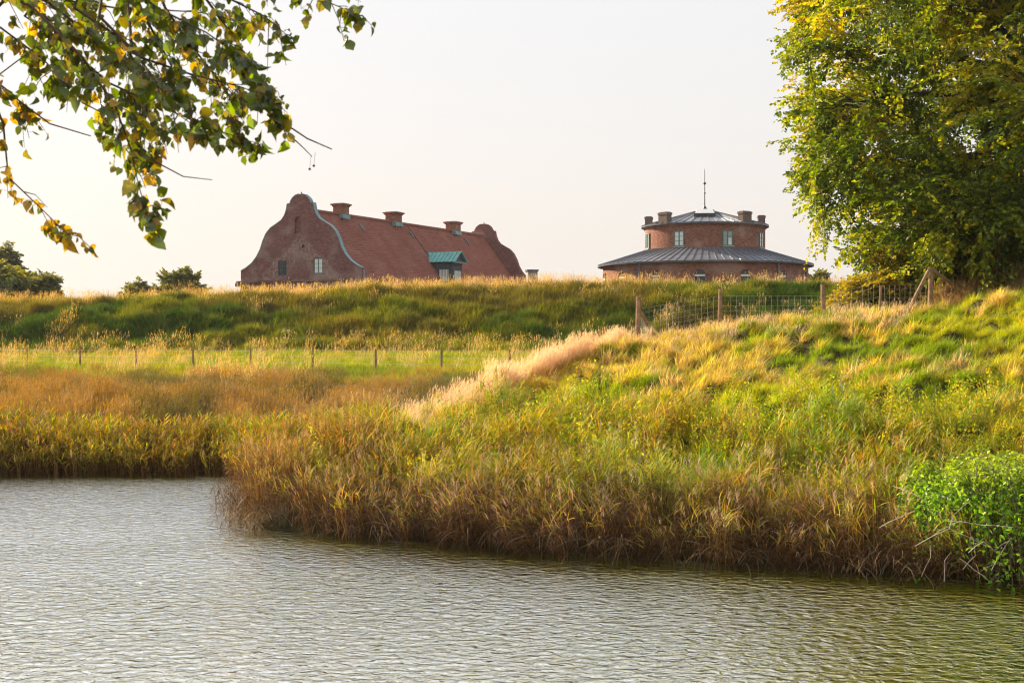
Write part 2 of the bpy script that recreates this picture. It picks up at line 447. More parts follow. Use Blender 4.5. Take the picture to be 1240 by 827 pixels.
# ------------------------------------------------------------------ plant prototypes
PROTO = {}
def blades(rng, n, L, W, spread, tilt, curve, seg=3, az=None, base=None, col=(1, 1, 1), cvar=0.15, tipw=0.0, tipcol=None, wprof=None):
    """n grass blades: returns verts, quads, colours"""
    L = rng.uniform(L[0], L[1], n); W = rng.uniform(W[0], W[1], n)
    A = rng.uniform(0, 2*np.pi, n) if az is None else az
    T = rng.uniform(tilt[0], tilt[1], n); K = rng.uniform(curve[0], curve[1], n)
    if base is None:
        rr = spread * np.sqrt(rng.uniform(0, 1, n)); aa = rng.uniform(0, 2*np.pi, n)
        base = np.stack([rr*np.cos(aa), rr*np.sin(aa), np.zeros(n)], 1)
    d = np.stack([np.cos(A), np.sin(A)], 1)
    tw = rng.uniform(-0.9, 0.9, n)
    side = np.stack([-np.sin(A)*np.cos(tw) + d[:, 0]*np.sin(tw)*0.6, np.cos(A)*np.cos(tw) + d[:, 1]*np.sin(tw)*0.6, np.sin(tw)*0.35], 1)
    P = base.copy(); out = []; cols = []
    c = np.array(col)[None, :] * (1 + rng.uniform(-cvar, cvar, (n, 1))) * (1 + rng.uniform(-cvar, cvar, (n, 3)) * 0.4)
    if wprof is None: wprof = np.linspace(1, tipw, seg + 1) ** 0.7 if tipw > 0 else np.array([1 - (k/seg)**2 * 0.92 for k in range(seg + 1)])
    for k in range(seg + 1):
        ww = (W * wprof[k] * 0.5)[:, None]
        out += [P - side * ww, P + side * ww]
        cc = c if tipcol is None else c * (1 - (k/seg)) + np.array(tipcol)[None, :] * (k/seg)
        cols += [cc, cc]
        th = T + K * (k + 0.5) / seg
        stp = L / seg
        P = P + np.stack([d[:, 0]*np.sin(th), d[:, 1]*np.sin(th), np.cos(th)], 1) * stp[:, None]
    V = np.stack(out, 1).reshape(-1, 3); C = np.stack(cols, 1).reshape(-1, 3)
    m_ = 2 * (seg + 1)
    b0 = np.arange(n)[:, None] * m_
    F = np.concatenate([b0 + np.array([2*k, 2*k+1, 2*k+3, 2*k+2])[None, :] for k in range(seg)], 0)
    return V, F, C, P
def join(parts):
    V = []; F = []; C = []; n = 0
    for (v, f, c) in parts:
        V.append(v); F.append(f + n); C.append(c); n += len(v)
    return np.concatenate(V), np.concatenate(F), np.concatenate(C)
def proto(kind, parts, mats=None):
    v, f, c = join(parts)
    lst = PROTO.setdefault(kind, bpy.data.collections.new('proto_' + kind))
    i = len(lst.objects)
    me = np_mesh('%s_%02d' % (kind, i), v, [f], mats or [VEG], np.clip(c, 0, 1))
    ob = bpy.data.objects.new('%s_%02d' % (kind, i), me)
    lst.objects.link(ob)
rng = np.random.default_rng(7)

def plume(rng, tips, ln, col, n=9, w=0.008, az=None):
    """feathery heads at stem tips"""
    out = []
    for q in tips:
        base = q[None, :] - np.stack([np.zeros(n), np.zeros(n), rng.uniform(0, ln, n)], 1)
        a = (az if az is not None else rng.uniform(0, 6.28)) + rng.normal(0, 0.6, n)
        v, f, c, _ = blades(rng, n, (ln*0.35, ln*0.75), (w*0.7, w*1.3), 0, (0.15, 0.6), (0.3, 0.9), 2, az=a, base=base, col=col, cvar=0.15)
        out.append((v, f, c))
    return out

LEAN = 0.0     # wind drives the tops to the right (+x)
for k in range(7):      # shaggy tussock grass
    n = 55
    az = rng.normal(-0.9, 1.3, n)
    v, f, c, _ = blades(rng, n, (0.22, 0.55), (0.008, 0.018), 0.16, (0.1, 0.6), (0.4, 1.6), 4, az=az, col=(1, 1, 1), cvar=0.42)
    v2, f2, c2, _ = blades(rng, 18, (0.25, 0.5), (0.005, 0.010), 0.16, (0.2, 0.8), (0.7, 1.8), 4, az=rng.normal(-0.9, 1.3, 18), col=(1.5, 1.3, 1.35), cvar=0.2)
    proto('tussock', [(v, f, c * 0.62), (v2, f2, c2 * 0.62)])
for k in range(5):      # tall thin dry grass with feathery heads
    n = 22
    az = rng.normal(0.1, 0.5, n)
    v, f, c, tips = blades(rng, n, (0.55, 0.95), (0.004, 0.007), 0.16, (0.15, 0.45), (0.2, 0.6), 4, az=az, col=(0.8, 0.8, 0.8))
    v2, f2, c2, _ = blades(rng, 20, (0.25, 0.5), (0.005, 0.009), 0.16, (0.2, 0.7), (0.3, 1.0), 3, az=rng.normal(0.1, 0.9, 20), col=(0.7, 0.7, 0.65))
    proto('feather', [(v, f, c), (v2, f2, c2)] + plume(rng, tips, 0.22, (1.0, 0.98, 0.98), 8, 0.009, 0.1))

def reed(rng, n, H, far=False, dead=0.45, green=True, plumes=0.35, lean=0.0):
    parts = []
    az = rng.normal(lean, 0.8, n)
    sp = 0.28
    rr = sp*np.sqrt(rng.uniform(0, 1, n)); aa = rng.uniform(0, 6.28, n)
    base = np.stack([rr*np.cos(aa), rr*np.sin(aa), np.zeros(n)], 1)
    wf = 2.2 if far else 1.0
    for i in range(n):
        h = rng.uniform(*H)
        v, f, c, tip = blades(rng, 1, (h, h), (0.008*wf, 0.010*wf), 0, (0.02, 0.16), (0.1, 0.35), 5, az=az[i:i+1], base=base[i:i+1], col=(0.13, 0.070, 0.03), tipcol=(0.30, 0.20, 0.05), wprof=np.linspace(1, 0.6, 6))
        parts.append((v, f, c))
        mid = v.reshape(6, 2, 3).mean(1)
        nl = 5 if far else 9
        tt = np.sort(rng.uniform(0.22, 0.99, nl)**0.8)
        for q in tt:
            k = q*5; k0 = min(4, int(k)); pb = mid[k0]*(1-(k-k0)) + mid[k0+1]*(k-k0)
            isdead = q < dead + rng.uniform(-0.15, 0.15)
            if isdead:
                cl = np.array(random_pick(rng, [(0.13, 0.058, 0.020), (0.085, 0.038, 0.014), (0.22, 0.115, 0.042), (0.055, 0.026, 0.011)]))  # withered browns, deepened further to paint in self-shade low in the reeds
                Lr = (0.25, 0.5); ti = (0.8, 1.5); cu = (0.7, 1.5); ww = (0.009*wf, 0.016*wf)
            else:
                cl = np.array(random_pick(rng, [(0.54, 0.42, 0.022), (0.34, 0.37, 0.02), (0.60, 0.34, 0.03), (0.18, 0.26, 0.016), (0.40, 0.38, 0.03)]))
                Lr = (0.22, 0.42); ti = (0.35, 0.9); cu = (0.4, 1.3); ww = (0.013*wf, 0.024*wf)
            a = rng.normal(lean, 1.1)
            v, f, c, _ = blades(rng, 1, Lr, ww, 0, ti, cu, 3, az=np.array([a]), base=pb[None, :], col=cl, cvar=0.2, wprof=np.array([0.6, 1.0, 0.75, 0.05]))
            parts.append((v, f, c))
        if rng.uniform() < plumes:
            parts += plume(rng, tip, 0.24, (0.52, 0.40, 0.30), 10, 0.010*wf, lean)
    return parts
def random_pick(rng, L):
    return L[int(rng.integers(len(L)))]
REEDM = [REED]
for k in range(7): proto('reed', reed(rng, 10, (1.0, 1.5), dead=0.80, plumes=0.3, lean=0.3 if k % 3 else 2.9), REEDM)
for k in range(6): proto('dark_reed', reed(rng, 12, (1.0, 1.5), dead=0.96, plumes=0.3, lean=0.3 if k % 2 else 2.9), REEDM)
for k in range(6): proto('leafy_reed', reed(rng, 9, (0.55, 1.0), dead=-0.1, plumes=0.12, lean=0.3), REEDM)
for k in range(5): proto('far_reed', reed(rng, 10, (1.15, 1.65), far=True, dead=0.80, plumes=0.04), REEDM)
for k in range(6):      # fallen dead reed, arching to the water
    n = 26
    az = rng.normal(-1.3, 1.0, n)
    base = np.stack([rng.uniform(-0.3, 0.3, n), rng.uniform(-0.3, 0.3, n), rng.uniform(0, 0.45, n)], 1)
    cc = np.array([(0.36, 0.23, 0.12), (0.20, 0.11, 0.05), (0.50, 0.40, 0.28), (0.14, 0.07, 0.03), (0.10, 0.06, 0.03)])[rng.integers(0, 5, n)]
    v, f, c, _ = blades(rng, n, (0.5, 1.1), (0.006, 0.015), 0.2, (0.2, 1.0), (0.8, 1.9), 6, az=az, base=base, col=(1, 1, 1), cvar=0.2)
    c = c * np.repeat(cc, 14, axis=0)
    proto('thatch', [(v, f, c * 0.62)], [DEAD])
def leafs(rng, pos, size, cols, up=0.3, asp=0.45):
    """small diamond leaves at pos"""
    n = len(pos)
    a = rng.uniform(0, 6.28, n); e = rng.normal(up, 0.6, n)
    d = np.stack([np.cos(a)*np.cos(e), np.sin(a)*np.cos(e), np.sin(e)], 1)
    r = rng.normal(0, 1, (n, 3)); s = np.cross(d, r); s /= np.linalg.norm(s, axis=1)[:, None] + 1e-9
    L = rng.uniform(size[0], size[1], n)[:, None]
    v = np.stack([pos, pos + d*L*0.45 - s*L*asp*0.5, pos + d*L, pos + d*L*0.45 + s*L*asp*0.5], 1).reshape(-1, 3)
    f = np.arange(4*n).reshape(n, 4)
    cc = np.array(cols)[rng.integers(0, len(cols), n)] * (1 + rng.uniform(-0.2, 0.2, (n, 1)))
    return v, f, np.repeat(cc, 4, axis=0)
for k in range(6):      # leafy yellowing herbs
    parts = []
    for i in range(5):
        h = rng.uniform(0.5, 0.95)
        b0 = np.array([[rng.uniform(-0.2, 0.2), rng.uniform(-0.2, 0.2), 0]])
        v, f, c, tip = blades(rng, 1, (h, h), (0.008, 0.010), 0, (0.0, 0.25), (0.0, 0.4), 4, base=b0, col=(0.30, 0.20, 0.06), wprof=np.linspace(1, 0.5, 5))
        parts.append((v, f, c)); mid = v.reshape(5, 2, 3).mean(1)
        q = rng.uniform(0.3, 4, 34); k0 = np.minimum(3, q.astype(int)); fr = (q-k0)[:, None]
        pos = mid[k0]*(1-fr) + mid[k0+1]*fr + rng.normal(0, 0.035, (34, 3))
        parts.append(leafs(rng, pos, (0.03, 0.075), [(0.66, 0.54, 0.022), (0.60, 0.34, 0.02), (0.34, 0.42, 0.018), (0.70, 0.58, 0.05), (0.16, 0.24, 0.012), (0.30, 0.40, 0.02)]))
    proto('herb', parts, [HERB])
for k in range(6):      # coarse far grass
    n = 46
    v, f, c, _ = blades(rng, n, (0.30, 0.75), (0.014, 0.030), 0.30, (0.05, 0.6), (0.3, 1.4), 3, az=rng.normal(-0.6, 1.5, n), col=(0.62, 0.62, 0.62), cvar=0.3)
    proto('far_grass', [(v, f, c)])
for k in range(5):      # far tall dry grass with heads
    n = 20
    v, f, c, tips = blades(rng, n, (0.5, 1.0), (0.010, 0.016), 0.30, (0.05, 0.35), (0.1, 0.5), 3, az=rng.normal(0.2, 0.7, n), col=(0.8, 0.8, 0.78))
    v2, f2, c2, _ = blades(rng, 22, (0.25, 0.5), (0.012, 0.022), 0.3, (0.1, 0.6), (0.3, 1.0), 3, col=(0.6, 0.62, 0.5))
    proto('far_tall', [(v, f, c), (v2, f2, c2)] + plume(rng, tips, 0.20, (0.86, 0.76, 0.62), 5, 0.018, 0.2))

GN = {}
def scatter(name, kind, pts, rotz, scl, tint, tilt=None, label=None):
    n = len(pts)
    me = bpy.data.meshes.new(name)
    me.vertices.add(n); me.vertices.foreach_set('co', np.asarray(pts, np.float32).ravel())
    cnt = len(PROTO[kind].objects)
    rg = np.random.default_rng(n)
    a = me.attributes.new('idx', 'INT', 'POINT'); a.data.foreach_set('value', rg.integers(0, cnt, n).astype(np.int32))
    rot = np.zeros((n, 3), np.float32); rot[:, 2] = rotz
    if tilt is not None: rot[:, 0] = tilt[:, 0]; rot[:, 1] = tilt[:, 1]
    a = me.attributes.new('rot', 'FLOAT_VECTOR', 'POINT'); a.data.foreach_set('vector', rot.ravel())
    s3 = np.asarray(scl, np.float32)
    if s3.ndim == 1: s3 = np.repeat(s3[:, None], 3, 1)
    a = me.attributes.new('scl', 'FLOAT_VECTOR', 'POINT'); a.data.foreach_set('vector', s3.astype(np.float32).ravel())
    tc4 = np.ones((n, 4), np.float32); tc4[:, :3] = tint
    a = me.attributes.new('tint', 'FLOAT_COLOR', 'POINT'); a.data.foreach_set('color', tc4.ravel())
    ob = link(name, me)
    if kind not in GN:
        g = bpy.data.node_groups.new('scatter_' + kind, 'GeometryNodeTree')
        g.interface.new_socket('Geometry', in_out='INPUT', socket_type='NodeSocketGeometry')
        g.interface.new_socket('Geometry', in_out='OUTPUT', socket_type='NodeSocketGeometry')
        gi = g.nodes.new('NodeGroupInput'); go = g.nodes.new('NodeGroupOutput')
        ip = g.nodes.new('GeometryNodeInstanceOnPoints')
        ci = g.nodes.new('GeometryNodeCollectionInfo')
        ci.inputs['Collection'].default_value = PROTO[kind]
        ci.inputs['Separate Children'].default_value = True; ci.inputs['Reset Children'].default_value = True
        ip.inputs['Pick Instance'].default_value = True
        def na(nm, ty):
            q = g.nodes.new('GeometryNodeInputNamedAttribute'); q.data_type = ty; q.inputs['Name'].default_value = nm
            return q.outputs['Attribute']
        g.links.new(gi.outputs[0], ip.inputs['Points']); g.links.new(ci.outputs[0], ip.inputs['Instance'])
        g.links.new(na('idx', 'INT'), ip.inputs['Instance Index'])
        er = g.nodes.new('FunctionNodeEulerToRotation')
        g.links.new(na('rot', 'FLOAT_VECTOR'), er.inputs[0]); g.links.new(er.outputs[0], ip.inputs['Rotation'])
        g.links.new(na('scl', 'FLOAT_VECTOR'), ip.inputs['Scale'])
        g.links.new(ip.outputs[0], go.inputs[0])
        GN[kind] = g
    md = ob.modifiers.new('scatter', 'NODES'); md.node_group = GN[kind]
    tag(ob, label, None, kind='stuff')
    return ob

def sample(rg, n, x0, x1, y0, y1):
    x = rg.uniform(x0, x1, n); y = rg.uniform(y0, y1, n)
    return x, y
def mixc(a, b, f):
    return a * (1 - f[:, None]) + b * f[:, None]
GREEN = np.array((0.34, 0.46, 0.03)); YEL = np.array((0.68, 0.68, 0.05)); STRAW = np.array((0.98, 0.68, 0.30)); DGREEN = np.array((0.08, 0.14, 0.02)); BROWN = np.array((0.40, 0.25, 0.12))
rg = np.random.default_rng(3)

def inview(x, y, pad=1.5):
    return np.abs(x) < 0.362 * y + pad

# near bank tussock grass
x, y = sample(rg, 60000, -8, 24, 20, 56)
s, tt = st(x, y); z = height(x, y)
k = inview(x, y, 2.5) & (s > 1.8) & (tt > -3.0) & (z > 0.25) & (s < 27 + 0.3*tt)
k &= rg.uniform(0, 1, len(x)) < np.interp(s, [0, 3, 8, 16, 28], [0.6, 0.6, 0.62, 0.52, 0.45])
x, y, z, s, tt = x[k], y[k], z[k], s[k], tt[k]
f1 = fbm(x/2.3, y/2.3, 61); f2 = fbm(x/0.9, y/0.9, 67); f3 = fbm(x/4.5, y/4.5, 71)
strawf = sstep(0.47, 0.66, f1 + 0.20*(1 - sstep(0, 9, tt))*sstep(7, 13, s) + 0.12*(f2-0.5) - 0.14*sstep(3, 9, tt))
tint = mixc(np.tile(YEL, (len(x), 1)), GREEN, sstep(0.42, 0.62, f3 + 0.3*(f2-0.5)))
tint = mixc(tint, STRAW, strawf * 0.65)
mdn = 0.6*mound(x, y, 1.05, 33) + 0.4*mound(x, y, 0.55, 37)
tint = mixc(tint, DGREEN*1.5, (1 - sstep(0.05, 0.42, mdn))*0.6)  # hollows tinted darker green, painting in the shade between tussocks
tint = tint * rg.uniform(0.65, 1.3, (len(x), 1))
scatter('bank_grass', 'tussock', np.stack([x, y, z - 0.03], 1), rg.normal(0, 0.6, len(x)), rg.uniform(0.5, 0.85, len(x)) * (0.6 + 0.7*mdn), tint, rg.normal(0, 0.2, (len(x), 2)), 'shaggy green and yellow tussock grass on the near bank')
print('bank grass', len(x))
# pale feather grass along the crest's left edge
x, y = sample(rg, 20000, -5, 12, 28, 46)
s, tt = st(x, y); z = height(x, y)
k = (tt > -1.8) & (tt < 0.30) & (s > 5.5) & (s < 18.2) & (rg.uniform(0, 1, len(x)) < 0.15 + 0.85*sstep(7.0, 10.0, s + 0.8*tt))
k2 = (tt >= 0.5) & (tt < 8) & (s > 14.5 + 0.35*tt) & (s < 18.5 + 0.45*tt) & (rg.uniform(0, 1, len(x)) < 0.13)
k = k | k2
x, y, z, s, tt = x[k], y[k], z[k], s[k], tt[k]
tint = mixc(np.tile(np.array((0.80, 0.61, 0.41)), (len(x), 1)), np.array((0.74, 0.52, 0.28)), rg.uniform(0, 0.7, len(x)))
scatter('feather_grass', 'feather', np.stack([x, y, z - 0.02], 1), rg.normal(0, 0.35, len(x)), rg.uniform(0.6, 1.0, len(x))*np.where(tt > 1.2, 0.5, np.interp(s, [6, 9, 14, 17], [0.75, 0.95, 0.85, 0.62])), tint, None, 'pale feathery dry grass along the crest of the near bank')
print('feather', len(x))
# herbs on the lower slope
x, y = sample(rg, 9000, -8, 14, 18, 42)
s, tt = st(x, y); z = height(x, y)
e = np.minimum(s, (tt + 0.79*s)*0.78)
dens = sstep(1.2, 2.2, s) * (1 - sstep(5.5, 9.5, s + 2.0*(fbm(x/2, y/2, 83)-0.5))) * (0.15 + 0.6*sstep(0.44, 0.58, fbm(x/1.6, y/1.6, 87)))
k = ((tt > 1.3) | (s < 4.0)) & (e > 0.9) & (rg.uniform(0, 1, len(x)) < dens) & (tt < 13)
x, y, z, s, tt = x[k], y[k], z[k], s[k], tt[k]
g1 = sstep(0.45, 0.62, fbm(x/1.8, y/1.8, 91))
tint = mixc(np.tile(np.array((1.0, 1.0, 1.0)), (len(x), 1)), np.array((0.66, 0.85, 0.7)), g1) * rg.uniform(0.7, 1.15, (len(x), 1))
scatter('yellow_herbs', 'herb', np.stack([x, y, z - 0.02], 1), rg.uniform(0, 6.28, len(x)), rg.uniform(0.7, 1.25, len(x)), tint, rg.normal(0, 0.15, (len(x), 2)), 'yellowing leafy herbs on the lower slope of the near bank')
print('herbs', len(x))
# short leafy reeds mixed through the lower slope
x, y = sample(rg, 9000, -8, 15, 18, 42)
s, tt = st(x, y); z = height(x, y)
e = np.minimum(s, (tt + 0.79*s)*0.78)
dens = sstep(1.0, 2.0, s) * (1 - sstep(5.0, 9.0, s + 3.0*(fbm(x/2, y/2, 183)-0.5))) * 0.55*sstep(0.46, 0.62, fbm(x/1.1, y/1.1, 187))
k = ((tt > 1.3) | (s < 4.0)) & (e > 0.8) & (rg.uniform(0, 1, len(x)) < dens) & (tt < 14)
x, y, z, s, tt = x[k], y[k], z[k], s[k], tt[k]
g1 = sstep(0.42, 0.6, fbm(x/1.5, y/1.5, 191))
tint = mixc(np.tile(np.array((1.15, 1.0, 0.7)), (len(x), 1)), np.array((0.75, 1.05, 0.7)), g1) * rg.uniform(0.65, 1.25, (len(x), 1))
scatter('leafy_reeds', 'leafy_reed', np.stack([x, y, z - 0.02], 1), rg.normal(0, 0.6, len(x)), rg.uniform(0.6, 1.1, len(x)), tint, rg.normal(0, 0.15, (len(x), 2)), 'short leafy yellow green reeds on the lower slope of the near bank')
print('leafy reeds', len(x))
# near reeds
x, y = sample(rg, 15000, -9, 15, 16, 40)
s, tt = st(x, y); z = height(x, y)
e = np.minimum(s, (tt + 0.79*s)*0.78)
wid = np.interp(tt, [-8, 0, 3, 9, 14], [3.0, 3.0, 2.2, 1.6, 1.4])
k = (e > np.where(tt < 1.5, 0.05, -0.45)) & (((e < wid) & (rg.uniform(0, 1, len(x)) < 0.42)) | ((e < 6.0) & ((tt > 1.3) | (s < 4.0)) & (rg.uniform(0, 1, len(x)) < 0.085))) & (tt > -3.6) & (tt < 13.0)
x, y, z, s, tt, e = x[k], y[k], z[k], s[k], tt[k], e[k]
sc3 = rg.uniform(0.75, 1.08, len(x)) * np.interp(tt, [-6, 0, 4, 10], [0.78, 0.88, 0.88, 0.80])
cn = fbm(x/1.3, y/1.3, 151); cm = fbm(x/0.8, y/0.8, 153)
sc3 = sc3*(0.60 + 0.72*cm)
tint = mixc(np.tile(np.array((0.85, 0.72, 0.62)), (len(x), 1)), np.array((1.2, 1.15, 0.65)), sstep(0.4, 0.62, cn + 0.10*np.clip(e, 0, 3) - 0.1))
tint = mixc(tint, np.array((0.65, 1.05, 0.5)), sstep(0.55, 0.68, fbm(x/1.7, y/1.7, 157))*0.6)
tint = mixc(tint, np.array((1.0, 0.72, 0.42)), (1 - sstep(0.0, 3.0, tt))*0.75*(1 - 0.8*sstep(1.6, 2.6, e)))
gam = rg.normal(0, 0.5, len(x)); th_ = np.interp(e, [-0.4, 0.5, 1.5], [0.50, 0.32, 0.06])*rg.uniform(0.3, 1.3, len(x)); ph_ = np.where(tt < 0.3, 3.3, 4.25) + rg.normal(0, 0.5, len(x))
tl_ = np.stack([-th_*np.sin(ph_ - gam), th_*np.cos(ph_ - gam)], 1)
tint = tint * rg.uniform(0.6, 1.25, (len(x), 1))
th_ = th_*np.where(tt < 1.5, 0.7, 1.0); tl_ = np.stack([-th_*np.sin(ph_ - gam), th_*np.cos(ph_ - gam)], 1)
P_ = np.stack([x, y, np.maximum(z, -0.1) - 0.02], 1)
dk = rg.uniform(0, 1, len(x)) < np.maximum(0.85*(1 - sstep(1.0, 4.0, tt))*(1 - 0.75*sstep(1.5, 2.8, e)), 0.75*(1 - sstep(0.5, 1.2, e)))
for nm, kd, q, lb in (('near_reeds', 'reed', ~dk, 'brown and yellow reeds along the near waterline'), ('dead_reeds', 'dark_reed', dk, 'dark brown withered reeds at the tip and edge of the near bank')):
    scatter(nm, kd, P_[q], gam[q], sc3[q], tint[q], tl_[q], lb)
print('reeds', len(x))
# fallen thatch at the water's edge
x, y = sample(rg, 9000, -9, 14, 16, 40)
s, tt = st(x, y); z = height(x, y)
e = np.minimum(s, (tt + 0.79*s)*0.78)
k = (e > -0.6) & (e < 1.1) & (tt > -3.4) & (tt < 16) & (rg.uniform(0, 1, len(x)) < 0.75)
x, y, z, tt = x[k], y[k], z[k], tt[k]
tint = np.tile(np.array((1.0, 0.95, 0.9)), (len(x), 1)) * rg.uniform(0.5, 1.2, (len(x), 1))
scatter('fallen_reeds', 'thatch', np.stack([x, y, np.maximum(z, -0.05)], 1), rg.normal(0, 0.7, len(x)), rg.uniform(0.7, 1.25, len(x)), tint, None, 'dead bent reeds drooping into the water')
print('thatch', len(x))
# far reeds
x, y = sample(rg, 18500, -28, 6, 36.0, 46)
z = height(x, y)
k = inview(x, y, 7) & (z > -0.35) & (z < 0.40) & (rg.uniform(0, 1, len(x)) < 0.46)
x, y, z = x[k], y[k], z[k]
tint = mixc(np.tile(np.array((0.95, 0.78, 0.65)), (len(x), 1)), np.array((1.0, 0.92, 0.6)), sstep(0.4, 0.6, fbm(x/1.5, y/1.5, 141))) * rg.uniform(0.6, 1.2, (len(x), 1))
scatter('far_reeds', 'far_reed', np.stack([x, y, z - 0.02], 1), rg.uniform(0, 6.28, len(x)), 0.86*rg.uniform(0.66, 1.0, len(x))*(0.8 + 0.4*fbm(x/2, y/2, 143)), tint, rg.normal(0, 0.09, (len(x), 2)), 'dense rusty reeds lining the far bank')
print('far reeds', len(x))
# brown meadow between reeds and terrace
x, y = sample(rg, 31000, -37, 8, 42, 72)
z = height(x, y); yy = y - 0.40*np.clip(-x, 0, 30)*sstep(42, 58, y)*(1 - sstep(76, 90, y))
s, tt = st(x, y)
k = inview(x, y, 8) & (yy < 58.5) & (z > 0.7) & ((tt < -2.5) | (s > 24))
x, y, z, yy = x[k], y[k], z[k], yy[k]
fa = fbm(x/2.6, y/4.0, 101)
k = rg.uniform(0, 1, len(x)) < 0.9*sstep(0.28, 0.5, fbm(x/1.1, y/1.6, 173))
x, y, z, yy, fa = x[k], y[k], z[k], yy[k], fa[k]
gg = sstep(0.46, 0.58, fa)
tint = mixc(np.tile(np.array((0.40, 0.265, 0.105)), (len(x), 1)), np.array((0.13, 0.12, 0.03)), gg*0.9) * rg.uniform(0.65, 1.2, (len(x), 1))
scatter('dry_meadow', 'far_tall', np.stack([x, y, z - 0.03], 1), rg.normal(0, 0.5, len(x)), rg.uniform(0.45, 0.85, len(x))*(0.55 + 0.9*fbm(x/1.6, y/2.5, 171))*np.interp(yy, [44, 56], [1.0, 0.6]), tint, rg.normal(0, 0.1, (len(x), 2)), 'rusty dry meadow grass above the far reeds')
print('dry meadow', len(x))
# terrace + rampart
x, y = sample(rg, 82000, -47, 42, 56, 99)
z = height(x, y); yy = y - 0.40*np.clip(-x, 0, 30)*sstep(42, 58, y)*(1 - sstep(76, 90, y))
k = inview(x, y, 8) & (yy > 55.5)
x, y, z, yy = x[k], y[k], z[k], yy[k]
fa = fbm(x/3.0, y/3.0, 111); fb = fbm(x/8.0, y/5.0, 117); fc = fbm(x/1.2, y/1.2, 119)
terr = 1 - sstep(79, 82, yy)
k = (terr < 0.5) | (rg.uniform(0, 1, len(x)) < 0.75)
x, y, z, yy, fa, fb, fc, terr = [q[k] for q in (x, y, z, yy, fa, fb, fc, terr)]
base = mixc(np.tile(np.array((0.085, 0.15, 0.014)), (len(x), 1)), np.array((0.28, 0.28, 0.03)), sstep(0.42, 0.66, fa + 0.3*(fc-0.5)))
dry = sstep(0.45, 0.62, fb + 0.40*sstep(89, 95, yy) - 0.17 + 0.10*sstep(-28, 0, x) - 0.35*sstep(6, 12, x)*sstep(86, 92, yy))
base = mixc(base, np.array((0.38, 0.26, 0.10)), dry * 0.55)
tg = mixc(np.tile(np.array((0.32, 0.42, 0.03)), (len(x), 1)), np.array((0.52, 0.48, 0.06)), sstep(0.42, 0.6, 0.6*fc + 0.4*fa)*0.9)
tint = mixc(base, tg, terr) * rg.uniform(0.7, 1.25, (len(x), 1))
sz = np.where(terr > 0.5, rg.uniform(0.3, 0.75, len(x)), rg.uniform(0.75, 1.3, len(x)))
scatter('rampart_grass', 'far_grass', np.stack([x, y, z - 0.04], 1), rg.normal(0, 0.8, len(x)), sz, tint, rg.normal(0, 0.22, (len(x), 2)), 'rough green and dry grass on the terrace and rampart')
print('rampart', len(x))
# tall dry fringe on rampart crest and toe
x, y = sample(rg, 37000, -47, 42, 57, 99)
z = height(x, y); yy = y - 0.40*np.clip(-x, 0, 30)*sstep(42, 58, y)*(1 - sstep(76, 90, y))
top = 0.72*sstep(92, 94.5, yy) * (1 - 0.75*sstep(5, 12, x)) * np.interp(x, [-34, -26, -18, -8, 4], [0.5, 0.35, 0.9, 1, 0.9])
ter_ = 0.035*sstep(58, 60, yy)*(1 - sstep(78, 80, yy))*sstep(0.42, 0.55, fbm(x/2.2, y/3.0, 137))
toe = ter_ + sstep(79.5, 80.5, yy)*(1-sstep(81.5, 83, yy))*0.18
mid = 0.09*sstep(0.5, 0.6, fbm(x/6, y/4, 131))
k = inview(x, y, 8) & (rg.uniform(0, 1, len(x)) < np.maximum(np.maximum(top*0.75, toe), mid))
x, y, z = x[k], y[k], z[k]
tint = mixc(np.tile(np.array((0.86, 0.64, 0.40)), (len(x), 1)), np.array((0.62, 0.50, 0.16)), rg.uniform(0, 1, len(x))) * rg.uniform(0.7, 1.15, (len(x), 1))
scatter('dry_fringe', 'far_tall', np.stack([x, y, z - 0.03], 1), rg.normal(0, 0.4, len(x)), rg.uniform(0.6, 1.1, len(x)), tint, None, 'tall dry grass heads fringing the rampart crest')
print('fringe', len(x))

# weeds: tall dead stalks under the beech
x, y = sample(rg, 200, 13.0, 18.5, 43.0, 46.5)
z = height(x, y)
tint = np.tile(np.array((0.62, 0.42, 0.22)), (len(x), 1)) * rg.uniform(0.5, 1.2, (len(x), 1))
scatter('dead_weeds', 'feather', np.stack([x, y, z - 0.02], 1), rg.uniform(0, 6.28, len(x)), rg.uniform(0.6, 1.2, len(x)), tint, rg.normal(0, 0.15, (len(x), 2)), 'tall dead weeds at the foot of the beech')
# straw tufts dotted over the bank
x, y = sample(rg, 9000, -4, 20, 22, 44)
s, tt = st(x, y); z = height(x, y); mdn = mound(x, y, 1.05, 33)
k = inview(x, y, 2) & (s > 4) & (tt > -1.5) & (s < 20 + 0.4*tt) & (mdn > 0.25) & (rg.uniform(0, 1, len(x)) < 0.5*sstep(0.42, 0.58, fbm(x/1.4, y/1.4, 163) - 0.07*sstep(4, 9, tt)))
x, y, z = x[k], y[k], z[k]
tint = mixc(np.tile(np.array((0.80, 0.58, 0.33)), (len(x), 1)), np.array((0.75, 0.62, 0.12)), rg.uniform(0, 1, len(x))) * rg.uniform(0.6, 1.2, (len(x), 1))
scatter('straw_tufts', 'tussock', np.stack([x, y, z], 1), rg.normal(0, 0.5, len(x)), rg.uniform(0.8, 1.25, len(x)), tint * 1.25, rg.normal(0, 0.2, (len(x), 2)), 'tufts of bleached straw dotted over the near bank')
print('tufts', len(x))

